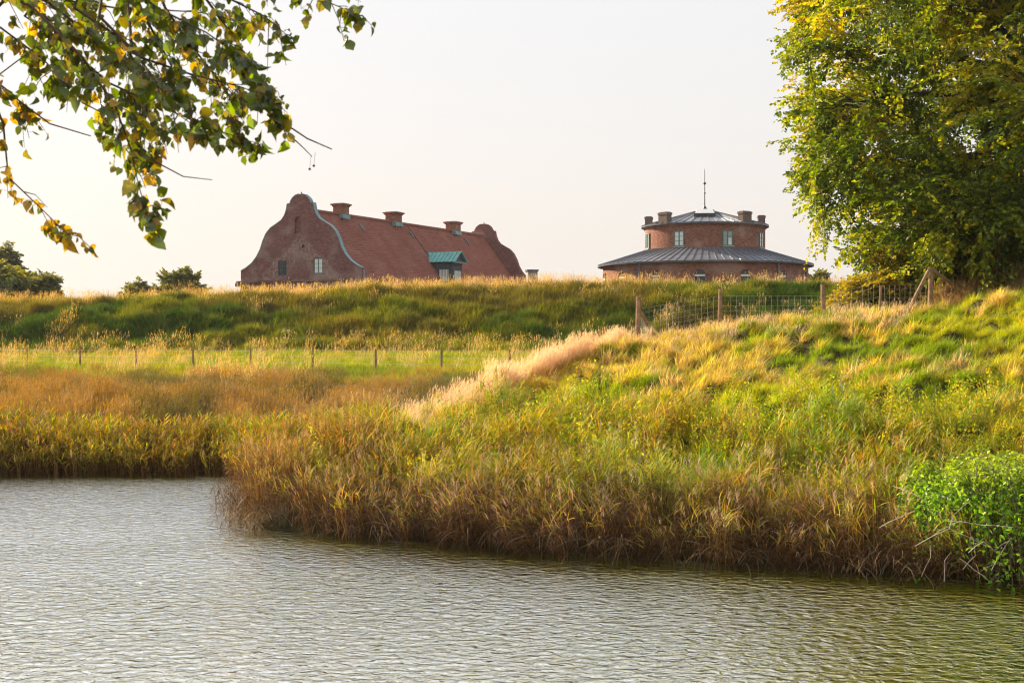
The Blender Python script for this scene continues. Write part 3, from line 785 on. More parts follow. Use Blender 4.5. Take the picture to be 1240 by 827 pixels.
# ------------------------------------------------------------------ building materials
BRICK = brick_mat('old_brick', (0.26, 0.118, 0.104), (0.38, 0.29, 0.25), (0.15, 0.066, 0.060), 0.6)
BRICK2 = brick_mat('drum_brick', (0.36, 0.16, 0.105), (0.46, 0.31, 0.24), (0.16, 0.065, 0.045), 0.6)
TILE = brick_mat('roof_pantile', (0.28, 0.10, 0.072), (0.33, 0.17, 0.125), (0.21, 0.075, 0.056), 0.4)
LEAD = simple('blue_grey_lead', (0.14, 0.25, 0.26), 0.45, metal=0.3, var=0.2, scale=2)
SLATE = simple('dark_sheet_metal', (0.165, 0.17, 0.195), 0.38, metal=0.35, var=0.35, scale=1.2)
COPPER = simple('verdigris_copper', (0.13, 0.36, 0.33), 0.6, var=0.2, scale=2)
DARKWOOD = simple('dark_blue_boards', (0.035, 0.055, 0.070), 0.7, var=0.3, scale=4)
STONE = simple('grey_render', (0.30, 0.27, 0.24), 0.9, var=0.25, scale=2.5)
GREENFRAME = simple('green_paint', (0.10, 0.16, 0.12), 0.6, var=0.15)
WHITEFRAME = simple('white_paint', (0.62, 0.62, 0.58), 0.6, var=0.08)
IRON = simple('dark_iron', (0.05, 0.045, 0.045), 0.5, metal=0.5)
OCHRE = simple('ochre_plaster', (0.55, 0.33, 0.10), 0.9, var=0.12)
def glass_mat(name, col, rough=0.08):
    m, t, o = mat(name)
    p = N(t, 'ShaderNodeBsdfPrincipled'); p.inputs['Base Color'].default_value = rgba(col)
    p.inputs['Roughness'].default_value = rough; p.inputs['Specular IOR Level'].default_value = 0.8
    p.inputs['Coat Weight'].default_value = 0.6; p.inputs['Coat Roughness'].default_value = 0.03
    t.links.new(p.outputs[0], o.inputs[0]); return m
GLASS_PALE = glass_mat('pane_painted_daylight', (0.62, 0.68, 0.64))  # pale colour paints daylight into the glass, no blind behind it
GLASS_DARK = glass_mat('dark_pane', (0.025, 0.035, 0.035)); GLASS_DARK.node_tree.nodes['Principled BSDF'].inputs['Coat Weight'].default_value = 0.0; GLASS_DARK.node_tree.nodes['Principled BSDF'].inputs['Specular IOR Level'].default_value = 0.3
GLASS_MID = glass_mat('green_grey_pane', (0.20, 0.27, 0.23))

def old_gable(src):
    """the outline of an older, steeper gable survives as a field of paler brick"""
    m = src.copy(); m.name = 'gable_brick'; t = m.node_tree
    p = next(n for n in t.nodes if n.type == 'BSDF_PRINCIPLED'); old = p.inputs['Base Color'].links[0].from_socket
    tc = N(t, 'ShaderNodeTexCoord'); sp = N(t, 'ShaderNodeSeparateXYZ'); t.links.new(tc.outputs['Object'], sp.inputs[0])
    def mth(op, a, b):
        q = N(t, 'ShaderNodeMath', operation=op)
        for i, v in enumerate((a, b)):
            if isinstance(v, (int, float)): q.inputs[i].default_value = v
            elif v is not None: t.links.new(v, q.inputs[i])
        return q.outputs[0]
    ax = mth('ABSOLUTE', sp.outputs['X'], None)
    h_ = mth('SUBTRACT', mth('SUBTRACT', 9.4, mth('MULTIPLY', ax, 0.95)), sp.outputs['Z'])
    nz = N(t, 'ShaderNodeTexNoise'); nz.inputs['Scale'].default_value = 1.6; nz.inputs['Detail'].default_value = 6; t.links.new(tc.outputs['Object'], nz.inputs['Vector'])
    wob = mth('ADD', h_, mth('MULTIPLY', mth('SUBTRACT', nz.outputs['Fac'], 0.5), 1.2))
    mr = N(t, 'ShaderNodeMapRange'); mr.inputs['From Min'].default_value = 0.0; mr.inputs['From Max'].default_value = 0.5; t.links.new(wob, mr.inputs[0])
    mr2 = N(t, 'ShaderNodeMapRange'); mr2.inputs['From Min'].default_value = 3.6; mr2.inputs['From Max'].default_value = 1.4; t.links.new(wob, mr2.inputs[0])
    n5 = N(t, 'ShaderNodeTexNoise'); n5.inputs['Scale'].default_value = 3.5; n5.inputs['Detail'].default_value = 8; n5.inputs['Roughness'].default_value = 0.75; t.links.new(tc.outputs['Object'], n5.inputs['Vector'])
    mr3 = N(t, 'ShaderNodeMapRange'); mr3.inputs['From Min'].default_value = 0.4; mr3.inputs['From Max'].default_value = 0.62; t.links.new(n5.outputs['Fac'], mr3.inputs[0])
    f = mth('MULTIPLY', mth('MULTIPLY', mth('MULTIPLY', mr.outputs[0], mr2.outputs[0]), mr3.outputs[0]), 0.75)
    mx = N(t, 'ShaderNodeMix', data_type='RGBA'); t.links.new(f, mx.inputs[0]); t.links.new(old, mx.inputs[6]); mx.inputs[7].default_value = (0.36, 0.27, 0.22, 1)
    t.links.new(mx.outputs[2], p.inputs['Base Color'])
    return m
def slab(outline, holes, y0, y1, axis_='y'):
    """prism of a polygon in (x,z) with holes, between y0 and y1"""
    bm = bmesh.new()
    es = []
    for loop in [outline] + holes:
        vs = [bm.verts.new((p[0], y0, p[1])) for p in loop]
        for i in range(len(vs)): es.append(bm.edges.new((vs[i], vs[(i+1) % len(vs)])))
    bmesh.ops.triangle_fill(bm, use_beauty=True, use_dissolve=False, edges=es)
    faces = list(bm.faces)
    ex = bmesh.ops.extrude_face_region(bm, geom=faces)
    bmesh.ops.translate(bm, vec=(0, y1 - y0, 0), verts=[g for g in ex['geom'] if isinstance(g, bmesh.types.BMVert)])
    bmesh.ops.recalc_face_normals(bm, faces=bm.faces)
    return bm
def bm_build(bm, name, m, parent):
    me = bpy.data.meshes.new(name); bm.to_mesh(me); bm.free(); me.materials.append(m)
    return link(name, me, parent)

def arch(cx, z0, w, h, seg=8):
    pts = [(cx - w/2, z0), (cx + w/2, z0)]
    zc = z0 + h - w/2
    for i in range(seg + 1):
        a = math.pi * i / seg
        pts.append((cx + w/2*math.cos(a), zc + w/2*math.sin(a)))
    return pts
def rect(cx, z0, w, h): return [(cx-w/2, z0), (cx+w/2, z0), (cx+w/2, z0+h), (cx-w/2, z0+h)]

# ------------------------------------------------------------------ gabled brick house
HX, HY, HROT = -19.25, 130.0, -math.atan2(0.433, 0.901)
house = empty('gabled_brick_house', (HX, HY, 4.3), HROT,
              label='long red brick house with curved gables, red tile roof and three chimneys', cat='house')
Z0 = 4.3
def hz(z): return z - Z0
# half outline of the curved gable, (half width, height above sea)
half = [(6.6, 4.0), (6.6, 10.05), (6.05, 10.30), (5.35, 10.75), (4.8, 11.35), (4.4, 12.0), (4.12, 12.75), (3.75, 13.45), (3.25, 13.95),
        (2.6, 14.3), (2.05, 14.62), (1.70, 15.05), (1.48, 15.6), (1.40, 16.05), (1.40, 16.08), (1.12, 16.1), (1.02, 16.35), (0.82, 16.62), (0.5, 16.84), (0.18, 16.92)]
half = [(a, b - Z0) for a, b in half]
outline = [(a, b) for a, b in half] + [(-a, b) for a, b in half[::-1]]
niche = arch(-0.22, hz(13.35), 0.75, 1.55)
hole = rect(0.35, hz(12.0), 0.26, 0.36)
wL = rect(-1.95, hz(9.55), 0.98, 1.38)
wR = rect(1.95, hz(9.65), 0.98, 1.42)
GBRICK = old_gable(BRICK)
wall = bm_build(slab(outline, [niche, hole, wL, wR], -0.22, 0.22), 'gable_wall', GBRICK, house)
# back plates of the openings
mb = MB(); mb.box((-0.7, 0.0, hz(13.2)), (0.25, 0.21, hz(15.05))); mb.box((0.15, 0.0, hz(11.9)), (0.55, 0.2, hz(12.45)))
mb.build('niche_back', BRICK, wall)
END = 37.0
wall2 = bm_build(slab(outline, [], END - 0.22, END + 0.22), 'gable_wall', BRICK, house)
wall2['label'] = 'far curved gable in shade'
def coping(yc, parent):
    mb = MB()
    for sgn in (-1, 1):
        pts = [(sgn*a, b) for a, b in half[1:]]
        w2 = 0.232
        vv = []
        for i, (a, b) in enumerate(pts):
            p0 = pts[max(i-1, 0)]; p1 = pts[min(i+1, len(pts)-1)]
            tx, tz = p1[0]-p0[0], p1[1]-p0[1]; L = math.hypot(tx, tz) or 1
            nx, nz = (tz/L, -tx/L); 
            if nx*sgn < 0 and abs(nx) > 0.05: nx, nz = -nx, -nz
            if abs(nx) <= 0.05 and nz < 0: nx, nz = -nx, -nz
            for q in (0.012, 0.07):
                for yv in (-w2, w2): vv.append((a + nx*q, yc + yv, b + nz*q))
        ff = []
        for i in range(len(pts) - 1):
            o0, o1 = i*4, (i+1)*4
            ff += [(o0, o1, o1+1, o0+1), (o0+2, o0+3, o1+3, o1+2), (o0, o0+2, o1+2, o1), (o0+1, o1+1, o1+3, o0+3)]
        e0 = (len(pts)-1)*4
        ff += [(0, 1, 3, 2), (e0, e0+2, e0+3, e0+1)]
        mb.add(vv, ff)
    return mb.build('coping', LEAD if yc == 0 else BRICK, parent)
coping(0, wall); coping(END, wall2)
for w_ in (wall, wall2):
    yc = 0 if w_ is wall else END
    mb = MB(); mb.tube([(0, yc, hz(16.9)), (0, yc, hz(17.15))], [0.10, 0.06], 8); mb.build('finial', LEAD, w_)
# string course
mb = MB(); mb.box((-6.95, -0.45, hz(8.95)), (6.75, -0.222, hz(9.12))); mb.box((-7.0, -0.55, hz(8.6)), (-6.602, 0.3, hz(8.95)))
mb.build('string_course', BRICK, house)
# iron wall anchors and pale patches of repair
for ax, az in ((-2.9, 10.7), (-2.9, 9.75), (-0.6, 10.8), (3.0, 10.7), (3.0, 9.7), (-1.2, 9.3)):
    mb = MB(); mb.box((ax-0.05, -0.26, hz(az)-0.14), (ax+0.05, -0.222, hz(az)+0.14)); mb.build('wall_anchor', STONE, house)
def sash_window(parent, cx, z0, ww, hh, y, frame_m, pane_m, cols=2, rows=3, name='window'):
    mb = MB(); f = 0.07
    mb.box((cx-ww/2, y-0.05, z0), (cx-ww/2+f, y+0.05, z0+hh)); mb.box((cx+ww/2-f, y-0.05, z0), (cx+ww/2, y+0.05, z0+hh))
    mb.box((cx-ww/2+f, y-0.05, z0), (cx+ww/2-f, y+0.05, z0+f)); mb.box((cx-ww/2+f, y-0.05, z0+hh-f), (cx+ww/2-f, y+0.05, z0+hh))
    fr = mb.build(name, frame_m, parent)
    iw = ww - 2*f; ih = hh - 2*f
    mb = MB()
    for i in range(1, cols):
        x = cx - iw/2 + iw*i/cols; b = 0.05 if cols == 2 else 0.025
        mb.box((x-b, y-0.035, z0+f), (x+b, y+0.035, z0+hh-f))
    mb.build('mullion', frame_m, fr)
    mb = MB()
    for j in range(1, rows):
        z = z0+f+ih*j/rows
        mb = MB(); mb.box((cx-iw/2, y-0.025, z-0.018), (cx+iw/2, y+0.025, z+0.018)); mb.build('glazing_bar', frame_m, fr)
    for i in range(cols):
        mb = MB(); xa = cx - iw/2 + iw*i/cols; mb.box((xa, y-0.008, z0+f), (xa+iw/cols, y+0.012, z0+hh-f)); mb.build('pane', pane_m, fr)
    return fr
a_ = sash_window(house, -1.95, hz(9.56), 0.96, 1.35, -0.12, DARKWOOD, GLASS_DARK, 2, 3); a_['label'] = 'dark gable window'
a_ = sash_window(house, 1.95, hz(9.66), 0.96, 1.39, -0.12, GREENFRAME, GLASS_PALE, 2, 3); a_['label'] = 'gable window with pale panes'
# side walls and the tiled roof with real pantile rolls
RZ, EX, EZ = 15.55, 6.25, 7.6
mb = MB(); mb.box((-5.9, 0.3, -0.8), (-5.4, END-0.3, hz(EZ))); mb.box((5.4, 0.3, -0.8), (5.9, END-0.3, hz(EZ)))
mb.build('side_wall', BRICK, house)
def roof_side(sgn):
    ny, nr = 37*4*4, 30
    ys = np.linspace(0.305, END - 0.305, ny); V = []
    ts = []
    for j in range(nr): ts += [j / nr, (j + 1) / nr - 1e-4]
    roll = 0.03 * np.abs(np.sin(np.pi * ys / 0.25))
    L = math.hypot(EX, RZ - EZ); nx, nz = (RZ - EZ)/L, EX/L
    for i, tv in enumerate(ts):
        lift = 0.0 if i % 2 == 0 else 0.022
        sagx = 0.06*np.sin(ys*0.7 + tv*4)*math.sin(math.pi*tv)
        d = roll + lift + 0.03*(vnoise(ys*4, ys*0 + i//2, 3)-0.5) + sagx
        V.append(np.stack([sgn*(EX*tv + nx*d), ys, hz(RZ) - (RZ-EZ)*tv + nz*d], 1))
    V = np.concatenate(V); n = len(ts)
    ii = np.arange(n*ny).reshape(n, ny)
    F = np.stack([ii[:-1, :-1].ravel(), ii[:-1, 1:].ravel(), ii[1:, 1:].ravel(), ii[1:, :-1].ravel()], 1)
    if sgn > 0: F = F[:, ::-1]
    o = link('tiled_roof', np_mesh('tiled_roof', V, [F], [TILE]), house)
    return o
roofR = roof_side(1); roofL = roof_side(-1)
mb = MB()
k = 0.31
while k < END - 0.72:
    mb.tube([(0, k, hz(RZ)+0.03), (0, k+0.42, hz(RZ)+0.05)], [0.17, 0.19], 8); k += 0.41
mb.build('ridge_tiles', TILE, house)
for s_, wd in ((6.7, 1.12), (16.6, 1.25), (29.5, 1.25)):
    ch = MB(); ch.frustum(0, s_, hz(14.4), hz(16.35), wd, wd, wd*0.98, wd*0.98)
    ch.frustum(0, s_, hz(16.352), hz(16.48), wd*1.12, wd*1.12, wd*1.16, wd*1.16); ch.frustum(0, s_, hz(16.482), hz(16.62), wd*1.30, wd*1.30, wd*1.34, wd*1.34)
    c = ch.build('chimney', BRICK2, house)
    mb = MB(); mb.frustum(0, s_, hz(16.622), hz(16.70), wd*1.1, wd*1.1, wd*0.95, wd*0.95); mb.build('chimney_cap', SLATE, c)
    mb = MB(); mb.frustum(0, s_, hz(15.2), hz(15.62), wd*1.16, wd*1.16, wd*1.08, wd*1.08); mb.build('flashing', LEAD, c)
# small roof hatches and the lightning conductor
def roofpt(x, y, off=0.0):
    L = math.hypot(EX, RZ-EZ); nx, nz = (RZ-EZ)/L, EX/L
    return Vector((x + nx*off, y, hz(RZ) - (RZ-EZ)*x/EX + nz*off))
for y_ in (8.8, 18.5, 31.0):
    mb = MB(); mb.tube([roofpt(0.65, y_, 0.18), roofpt(1.15, y_, 0.18)], 0.07, 6); mb.build('roof_vent', LEAD, house)
mb = MB(); mb.tube([roofpt(0.2, 18.9, 0.14), roofpt(2.2, 19.0, 0.14), roofpt(4.6, 19.15, 0.14)], 0.035, 5); mb.build('lightning_rod_cable', IRON, house)
# copper roofed dormer
S0, DW = 19.6, 1.25      # centre along the house, half width
zr, ze = hz(12.62), hz(11.62)
def dormer():
    mb = MB(); mb.box((1.2, S0-DW+0.25, hz(8.6)), (5.75, S0+DW-0.25, ze+0.05))
    d = mb.build('dormer', DARKWOOD, house)
    x0, x1 = 1.2, 6.25
    for sg in (-1, 1):
        n = 11
        for i in range(n):          # standing seam copper sheets
            a, b = x0 + (x1-x0)*i/n + 0.012, x0 + (x1-x0)*(i+1)/n - 0.012
            mb = MB()
            y1 = S0 + sg*(DW + 0.05); z1 = ze - 0.06
            v = [(a, S0 + sg*0.004, zr), (b, S0 + sg*0.004, zr), (b, y1, z1), (a, y1, z1)]
            v += [(p_[0], p_[1], p_[2]+0.05) for p_ in v]
            # raised seam at one edge
            mb.add(v, [(0,1,2,3),(4,5,6,7),(0,1,5,4),(1,2,6,5),(2,3,7,6),(3,0,4,7)])
            mb.add([(b-0.03, S0+sg*0.02, zr+0.051), (b+0.010, S0+sg*0.02, zr+0.051), (b+0.010, y1, z1+0.051), (b-0.03, y1, z1+0.051),
                    (b-0.03, S0+sg*0.02, zr+0.12), (b+0.010, S0+sg*0.02, zr+0.12), (b+0.010, y1, z1+0.12), (b-0.03, y1, z1+0.12)], [(0,1,2,3),(4,5,6,7),(0,1,5,4),(1,2,6,5),(2,3,7,6),(3,0,4,7)])
            mb.build('roof_sheet', COPPER, d)
    mb = MB()
    bm_build_gable = [(5.9, S0-DW-0.02, ze-0.02), (5.9, S0+DW+0.02, ze-0.02), (5.9, S0, zr-0.05), (6.0, S0-DW-0.02, ze-0.02), (6.0, S0+DW+0.02, ze-0.02), (6.0, S0, zr-0.05)]
    mb.add(bm_build_gable, [(0,2,1),(3,4,5),(0,1,4,3),(1,2,5,4),(2,0,3,5)]); mb.build('dormer_gable', DARKWOOD, d)
    mb = MB(); mb.box((5.9, S0-DW-0.05, ze-0.16), (6.2, S0+DW+0.05, ze-0.03)); mb.build('eaves_board', LEAD, d)
    # window in the cheek facing the water, and in the front
    mb = MB(); mb.box((4.2, S0-DW+0.17, hz(9.6)), (5.3, S0-DW+0.245, hz(10.8))); mb.build('pane', GLASS_PALE, d)
    mb = MB(); mb.box((5.752, S0-0.7, hz(9.5)), (5.80, S0+0.7, hz(10.7))); mb.build('pane', GLASS_MID, d)
    for j in range(4):
        mb = MB(); mb.box((4.2+0.34*j, S0-DW+0.14, hz(9.6)), (4.26+0.34*j, S0-DW+0.168, hz(10.8))); mb.build('glazing_bar', DARKWOOD, d)
dormer()
for ys_ in (-1,):   # gutter end at the shoulder
    mb = MB(); mb.tube([(6.75, -0.1, hz(9.9)), (6.78, -0.15, hz(9.4)), (6.9, -0.2, hz(8.9)), (6.9, -0.2, hz(5))], 0.10, 6); mb.build('downpipe', SLATE, house)

# ------------------------------------------------------------------ round brick building
RX, RY = 19.65, 145.0
rot = empty('round_brick_building', (RX, RY, 4.3), -math.atan2(RX, RY) + 0.0,
            label='round two tier brick building with dark metal roofs and a slender spire', cat='building')
mb = MB(); mb.lathe([(10.35, -0.8), (10.35, hz(10.98)), (10.55, hz(10.98)), (10.55, hz(11.1)), (10.3, hz(11.1))], 96)
low = mb.build('lower_wall', BRICK2, rot)
mb = MB(); mb.lathe([(6.08, hz(11.5)), (6.08, hz(14.88)), (6.2, hz(14.88)), (6.2, hz(14.98)), (6.3, hz(14.98)), (6.3, hz(15.08)), (6.0, hz(15.08))], 96)
drum = mb.build('drum_wall', BRICK2, rot)
def cone_roof(name, r0, z0, r1, z1, n, m):
    """sheet metal segments with standing seams, one object each"""
    mb = MB(); mb.lathe([(r0, z0-0.16), (r0+0.02, z0-0.02), (r0-0.1, z0-0.02)], 96); par = mb.build(name, m, rot)
    mb = MB()
    da = math.pi / n
    def P(r, a, z): return (r*math.sin(a), -r*math.cos(a), z)
    e = 0.004
    v = [P(r0, -da, z0), P(r0, da, z0), P(r1, da, z1), P(r1, -da, z1)]
    mb.add(v, [(0, 1, 2, 3)])
    sw = 0.035; sh = 0.075
    for a, b in ((r0, z0),):
        q = []
        for (rr, zz) in ((r0, z0), (r1, z1)):
            aw = sw / rr
            q += [P(rr, da-aw, zz+0.003), P(rr, da-aw, zz+sh), P(rr, da-0.2*aw, zz+sh), P(rr, da-0.2*aw, zz+0.003)]
        mb.add(q, [(0,1,5,4),(1,2,6,5),(2,3,7,6),(0,3,2,1)])
    me = mb.mesh('roof_sheet', m)
    for i in range(n):
        link('roof_sheet', me, par, None, 2*math.pi*i/n)
    return par
lowroof = cone_roof('lower_roof', 10.9, hz(11.2), 6.085, hz(12.72), 88, SLATE)
uproof = cone_roof('upper_roof', 6.45, hz(15.2), 0.85, hz(16.75), 48, SLATE)
mb = MB(); mb.lathe([(0.0, hz(16.95)), (0.95, hz(16.88)), (0.98, hz(16.75)), (0.8, hz(16.70))], 24); mb.build('roof_cap', SLATE, rot)
mb = MB(); mb.lathe([(0.30, hz(16.93)), (0.16, hz(17.15)), (0.06, hz(17.35)), (0.045, hz(18.5)), (0.11, hz(18.62)), (0.045, hz(18.74)), (0.04, hz(19.45)), (0.17, hz(19.6)), (0.035, hz(19.75)), (0.03, hz(20.9)), (0.0, hz(21.2))], 10)
spire = mb.build('spire', IRON, rot)
mb = MB(); mb.box((-0.75, -4.0, hz(15.85)), (0.75, -3.2, hz(16.0)))
# glazed hatch below the cap: sits on the slope facing the water
mb = MB()
def RP(r, x, lift=0.0): return (x, -r, hz(15.2) + (6.45-r)/(5.6)*1.55 + lift)
mb.add([RP(3.9, -1.0, 0.06), RP(3.9, 1.0, 0.06), RP(1.0, 0.75, 0.1), RP(1.0, -0.75, 0.1), RP(3.9, -1.0, 0.30), RP(3.9, 1.0, 0.30), RP(1.0, 0.75, 0.2), RP(1.0, -0.75, 0.2)], [(0,1,2,3),(4,5,6,7),(0,1,5,4),(1,2,6,5),(2,3,7,6),(3,0,4,7)])
hatch = mb.build('roof_hatch', simple('pale_zinc', (0.42, 0.45, 0.46), 0.5, metal=0.3), uproof)
mb = MB(); mb.box((-1.05, -4.05, hz(15.80)), (1.05, -3.9, hz(16.22))); mb.build('hatch_front', IRON, uproof)
CHIM = brick_mat('sooty_brick', (0.20, 0.145, 0.115), (0.26, 0.21, 0.18), (0.13, 0.09, 0.075), 0.4)
def squat_chimney(th, r, wd, top):
    a = R(th); c = MB(); c.frustum(0, 0, 0, top - 15.0 - 0.22, wd, 0.7, wd, 0.7)
    c.frustum(0, 0, top - 15.0 - 0.218, top - 15.0, wd+0.12, 0.8, wd+0.12, 0.8)
    o = c.build('chimney', CHIM, rot); o.location = (r*math.sin(a), -r*math.cos(a), hz(15.0)); o.rotation_euler = (0, 0, a)
    mb = MB(); mb.frustum(0, 0, top-15.0+0.002, top-15.0+0.07, wd*0.9, 0.6, wd*0.9, 0.6); q = mb.build('chimney_cap', SLATE, o)
for th, wd in ((-43, 1.15), (43, 1.18), (-97, 0.62), (97, 0.62), (180, 1.1)): squat_chimney(th, 5.75, wd, 16.28)
def place_ring(o, th, r, z):
    a = R(th); o.location = (r*math.sin(a), -r*math.cos(a), z); o.rotation_euler = (0, 0, a)
for i in range(8):
    th = -24.0 + 45.6*0 + 45*i
    if i == 1: th = 21.3
    pm = [GLASS_PALE, GLASS_MID, GLASS_PALE, GLASS_MID, GLASS_MID, GLASS_MID, GLASS_MID, GLASS_MID][i]
    mb = MB(); f = 0.09; ww, hh = 1.08, 1.5
    mb.box((-ww/2, -0.06, 0), (-ww/2+f, 0.16, hh)); mb.box((ww/2-f, -0.06, 0), (ww/2, 0.16, hh)); mb.box((-ww/2+f, -0.06, 0), (ww/2-f, 0.16, f)); mb.box((-ww/2+f, -0.06, hh-f), (ww/2-f, 0.16, hh))
    mb.box((-0.05, -0.05, f), (0.05, 0.1, hh-f))
    fr = mb.build('window', GREENFRAME, rot); place_ring(fr, th, 6.12, hz(12.86))
    for xx in (-1, 1):
        mb = MB(); xa = sorted((0.05*xx, (ww/2-f)*xx)); mb.box((xa[0], 0.0, f), (xa[1], 0.04, hh-f))
        pn = mb.build('pane', pm, fr)
        if i == 1: 
            pn.data.materials[0] = GLASS_MID
        mb = MB()
        for j in (1, 2):
            mb = MB(); mb.box((xa[0], -0.03, f+(hh-2*f)*j/3-0.02), (xa[1], -0.002, f+(hh-2*f)*j/3+0.02)); mb.build('glazing_bar', GREENFRAME, fr)
    if i == 1:
        mb = MB(); mb.box((0.06, -0.02, f), (0.40, -0.006, 0.75)); mb.build('pane', GLASS_PALE, fr)  # pale sheet painting in daylight low in this window
    mb = MB(); mb.box((-ww/2-0.1, -0.16, -0.12), (ww/2+0.1, 0.1, -0.002)); mb.build('sill', STONE, fr)
for i in range(15):
    th = -2.5 + 24*i
    o_ = arch(0, -2.2, 1.15, 2.7, 12)
    inn = [(x*0.86, z if z < -2 else z*0.88) for x, z in o_]; inn[0] = (inn[0][0], -2.12); inn[1] = (inn[1][0], -2.12)
    fr = bm_build(slab(o_, [inn], -0.10, 0.1), 'window', BRICK2, rot); place_ring(fr, th, 10.38, hz(9.9))
    pn = bm_build(slab(inn, [], -0.02, 0.02), 'pane', GLASS_DARK, fr)
    mb = MB()
    mb.box((-0.5, -0.055, -0.22), (0.5, -0.022, -0.04)); mb.build('glazing_bar', WHITEFRAME, fr)
for th in (-36.6, 41.7, 160, -160):
    mb = MB(); mb.tube([(0, 0, -0.5), (0, 0, hz(11.05))], 0.10, 6); q = mb.build('downpipe', SLATE, rot); place_ring(q, th, 10.52, 0)

# ------------------------------------------------------------------ small far things
c = empty('chimney_stack', (1.95, 140.0, 4.3), 0.2, label='lone grey chimney stack just right of the long brick house', cat='chimney')
mb = MB(); mb.frustum(0, 0, 0, 6.05, 0.95, 0.95, 0.95, 0.95); mb.build('shaft', STONE, c)
mb = MB(); mb.frustum(0, 0, 6.052, 6.25, 1.1, 1.1, 1.14, 1.14); mb.build('cap', SLATE, c)
c = empty('ochre_shed', (-42.2, 116.0, 3.7), 0.1, label='ochre shed with a grey roof at the left edge behind the rampart', cat='shed')
mb = MB(); mb.box((-3, -2, -0.5), (1.3, 2, 3.75)); mb.build('wall', OCHRE, c)
mb = MB(); mb.add([(-3.3, -2.3, 3.72), (1.55, -2.3, 3.72), (1.55, 2.3, 3.72), (-3.3, 2.3, 3.72), (-3.3, -2.3, 3.95), (1.55, -2.3, 3.95), (1.55, 2.3, 4.5), (-3.3, 2.3, 4.5)], [(0,3,2,1),(4,5,6,7),(0,1,5,4),(1,2,6,5),(2,3,7,6),(3,0,4,7)]); mb.build('roof', SLATE, c)

# ------------------------------------------------------------------ fences
def gz(x, y): return float(height(x, y))
fence = empty('wire_fence', (9.0, 42.0, gz(9, 42)), 0, label='wooden post and wire mesh fence along the top of the near bank', cat='fence')
fo = Vector(fence.location)
def post(parent, org, p, h, r, lean=(0, 0), name='post'):
    mb = MB(); z = gz(p[0], p[1]) - 0.3
    q = Vector((p[0], p[1], z)) - org
    pts = [q + Vector((lean[0]*k/4, lean[1]*k/4, (h+0.3)*k/4)) for k in range(5)]
    mb.tube(pts, [r*1.03, r, r*1.02, r*0.98, r*0.97], 9)
    return mb.build(name, POST, parent, smooth=False)
P1 = [(3.70, 42.0), (6.12, 42.0), (9.20, 42.0), (10.95, 42.4), (12.65, 43.0)]
HH = [1.42, 1.25, 1.38, 0.95, 1.45]
for i, (q, h) in enumerate(zip(P1, HH)): post(fence, fo, q, h, [0.07, 0.06, 0.068, 0.035, 0.07][i], lean=[(0.03, 0), (0.04, 0.02), (-0.02, 0), (0.05, 0), (0.02, 0)][i])
def netting(parent, org, a, b, h, step=0.165, name='wire_mesh'):
    mb = MB(); L = math.hypot(b[0]-a[0], b[1]-a[1]); n = max(2, int(L/step))
    def pt(k, z):
        x = a[0] + (b[0]-a[0])*k; y = a[1] + (b[1]-a[1])*k
        return Vector((x, y, gz0(k) + z)) - org
    za, zb = gz(*a), gz(*b)
    def gz0(k): return za + (zb-za)*k
    for i in range(n+1):
        k = i/n; mb.tube([pt(k, 0.03), pt(k, h)], 0.0027, 3, False)
    for j in range(9):
        z = h * (j/8.0)**1.25 + 0.03
        mb.tube([pt(k/6, min(z, h)) for k in range(7)], 0.0030, 3, False)
    return mb.build(name, WIRE, parent)
for i in range(4): netting(fence, fo, P1[i], P1[i+1], 1.05 if i < 3 else 0.95)
netting(fence, fo, P1[0], (5.2, 47.5), 0.95, 0.12)
def pole(parent, org, a, b, r, name='brace'):
    mb = MB(); mb.tube([Vector(a)-org, (Vector(a)+Vector(b))/2-org+Vector((0, 0, 0.01)), Vector(b)-org], [r, r*0.97, r*0.95], 8); return mb.build(name, POST, parent)
z1 = gz(*P1[0])
pole(fence, fo, (3.75, 42.03, z1+1.05), (4.75, 44.3, gz(4.75, 44.3)+0.05), 0.05)
zc = gz(*P1[4])
pole(fence, fo, (12.60, 42.93, zc+1.40), (11.75, 42.35, gz(11.75, 42.35)), 0.055)
pole(fence, fo, (12.74, 43.0, zc+1.36), (14.0, 43.9, gz(14.0, 43.9)+0.45), 0.06)
ff = empty('post_and_wire_fence', (-12, 65, gz(-12, 65)), 0, label='row of thin posts with wire strands along the far terrace', cat='fence')
fo2 = Vector(ff.location)
FP = [(-30, 72.5), ] + [((px-620)*yv/1722.2, yv) for px, yv in ((33, 70.3), (97, 69), (165, 67.7), (234, 66.4), (304, 65.1), (378, 63.8), (455, 62.6), (534, 61.3), (617, 60.0), (705, 58.7))]
for i, q in enumerate(FP): post(ff, fo2, q, 1.06, 0.05, lean=(rg.normal(0, 0.03), 0))
for h in (0.40, 0.68, 0.95):
    mb = MB()
    mb.tube([Vector((x, y, gz(x, y)+h)) - fo2 for x, y in FP], 0.006, 4); mb.build('wire_strand', WIRE, ff)

# ------------------------------------------------------------------ trees
def leaf_cards(rg, P, A, Nn, L, W, col):
    S = np.cross(A, Nn); S /= np.linalg.norm(S, axis=1)[:, None] + 1e-9
    up = np.cross(S, A)
    L = L[:, None]; W = W[:, None]
    v = np.stack([P, P + A*L*0.45 - S*W*0.5 + up*W*0.12, P + A*L - up*L*0.10, P + A*L*0.45 + S*W*0.5 + up*W*0.12], 1).reshape(-1, 3)
    f = np.arange(4*len(P)).reshape(-1, 4)
    return v, f, np.repeat(col, 4, axis=0)
def unit(v): return v / (np.linalg.norm(v, axis=-1, keepdims=True) + 1e-9)

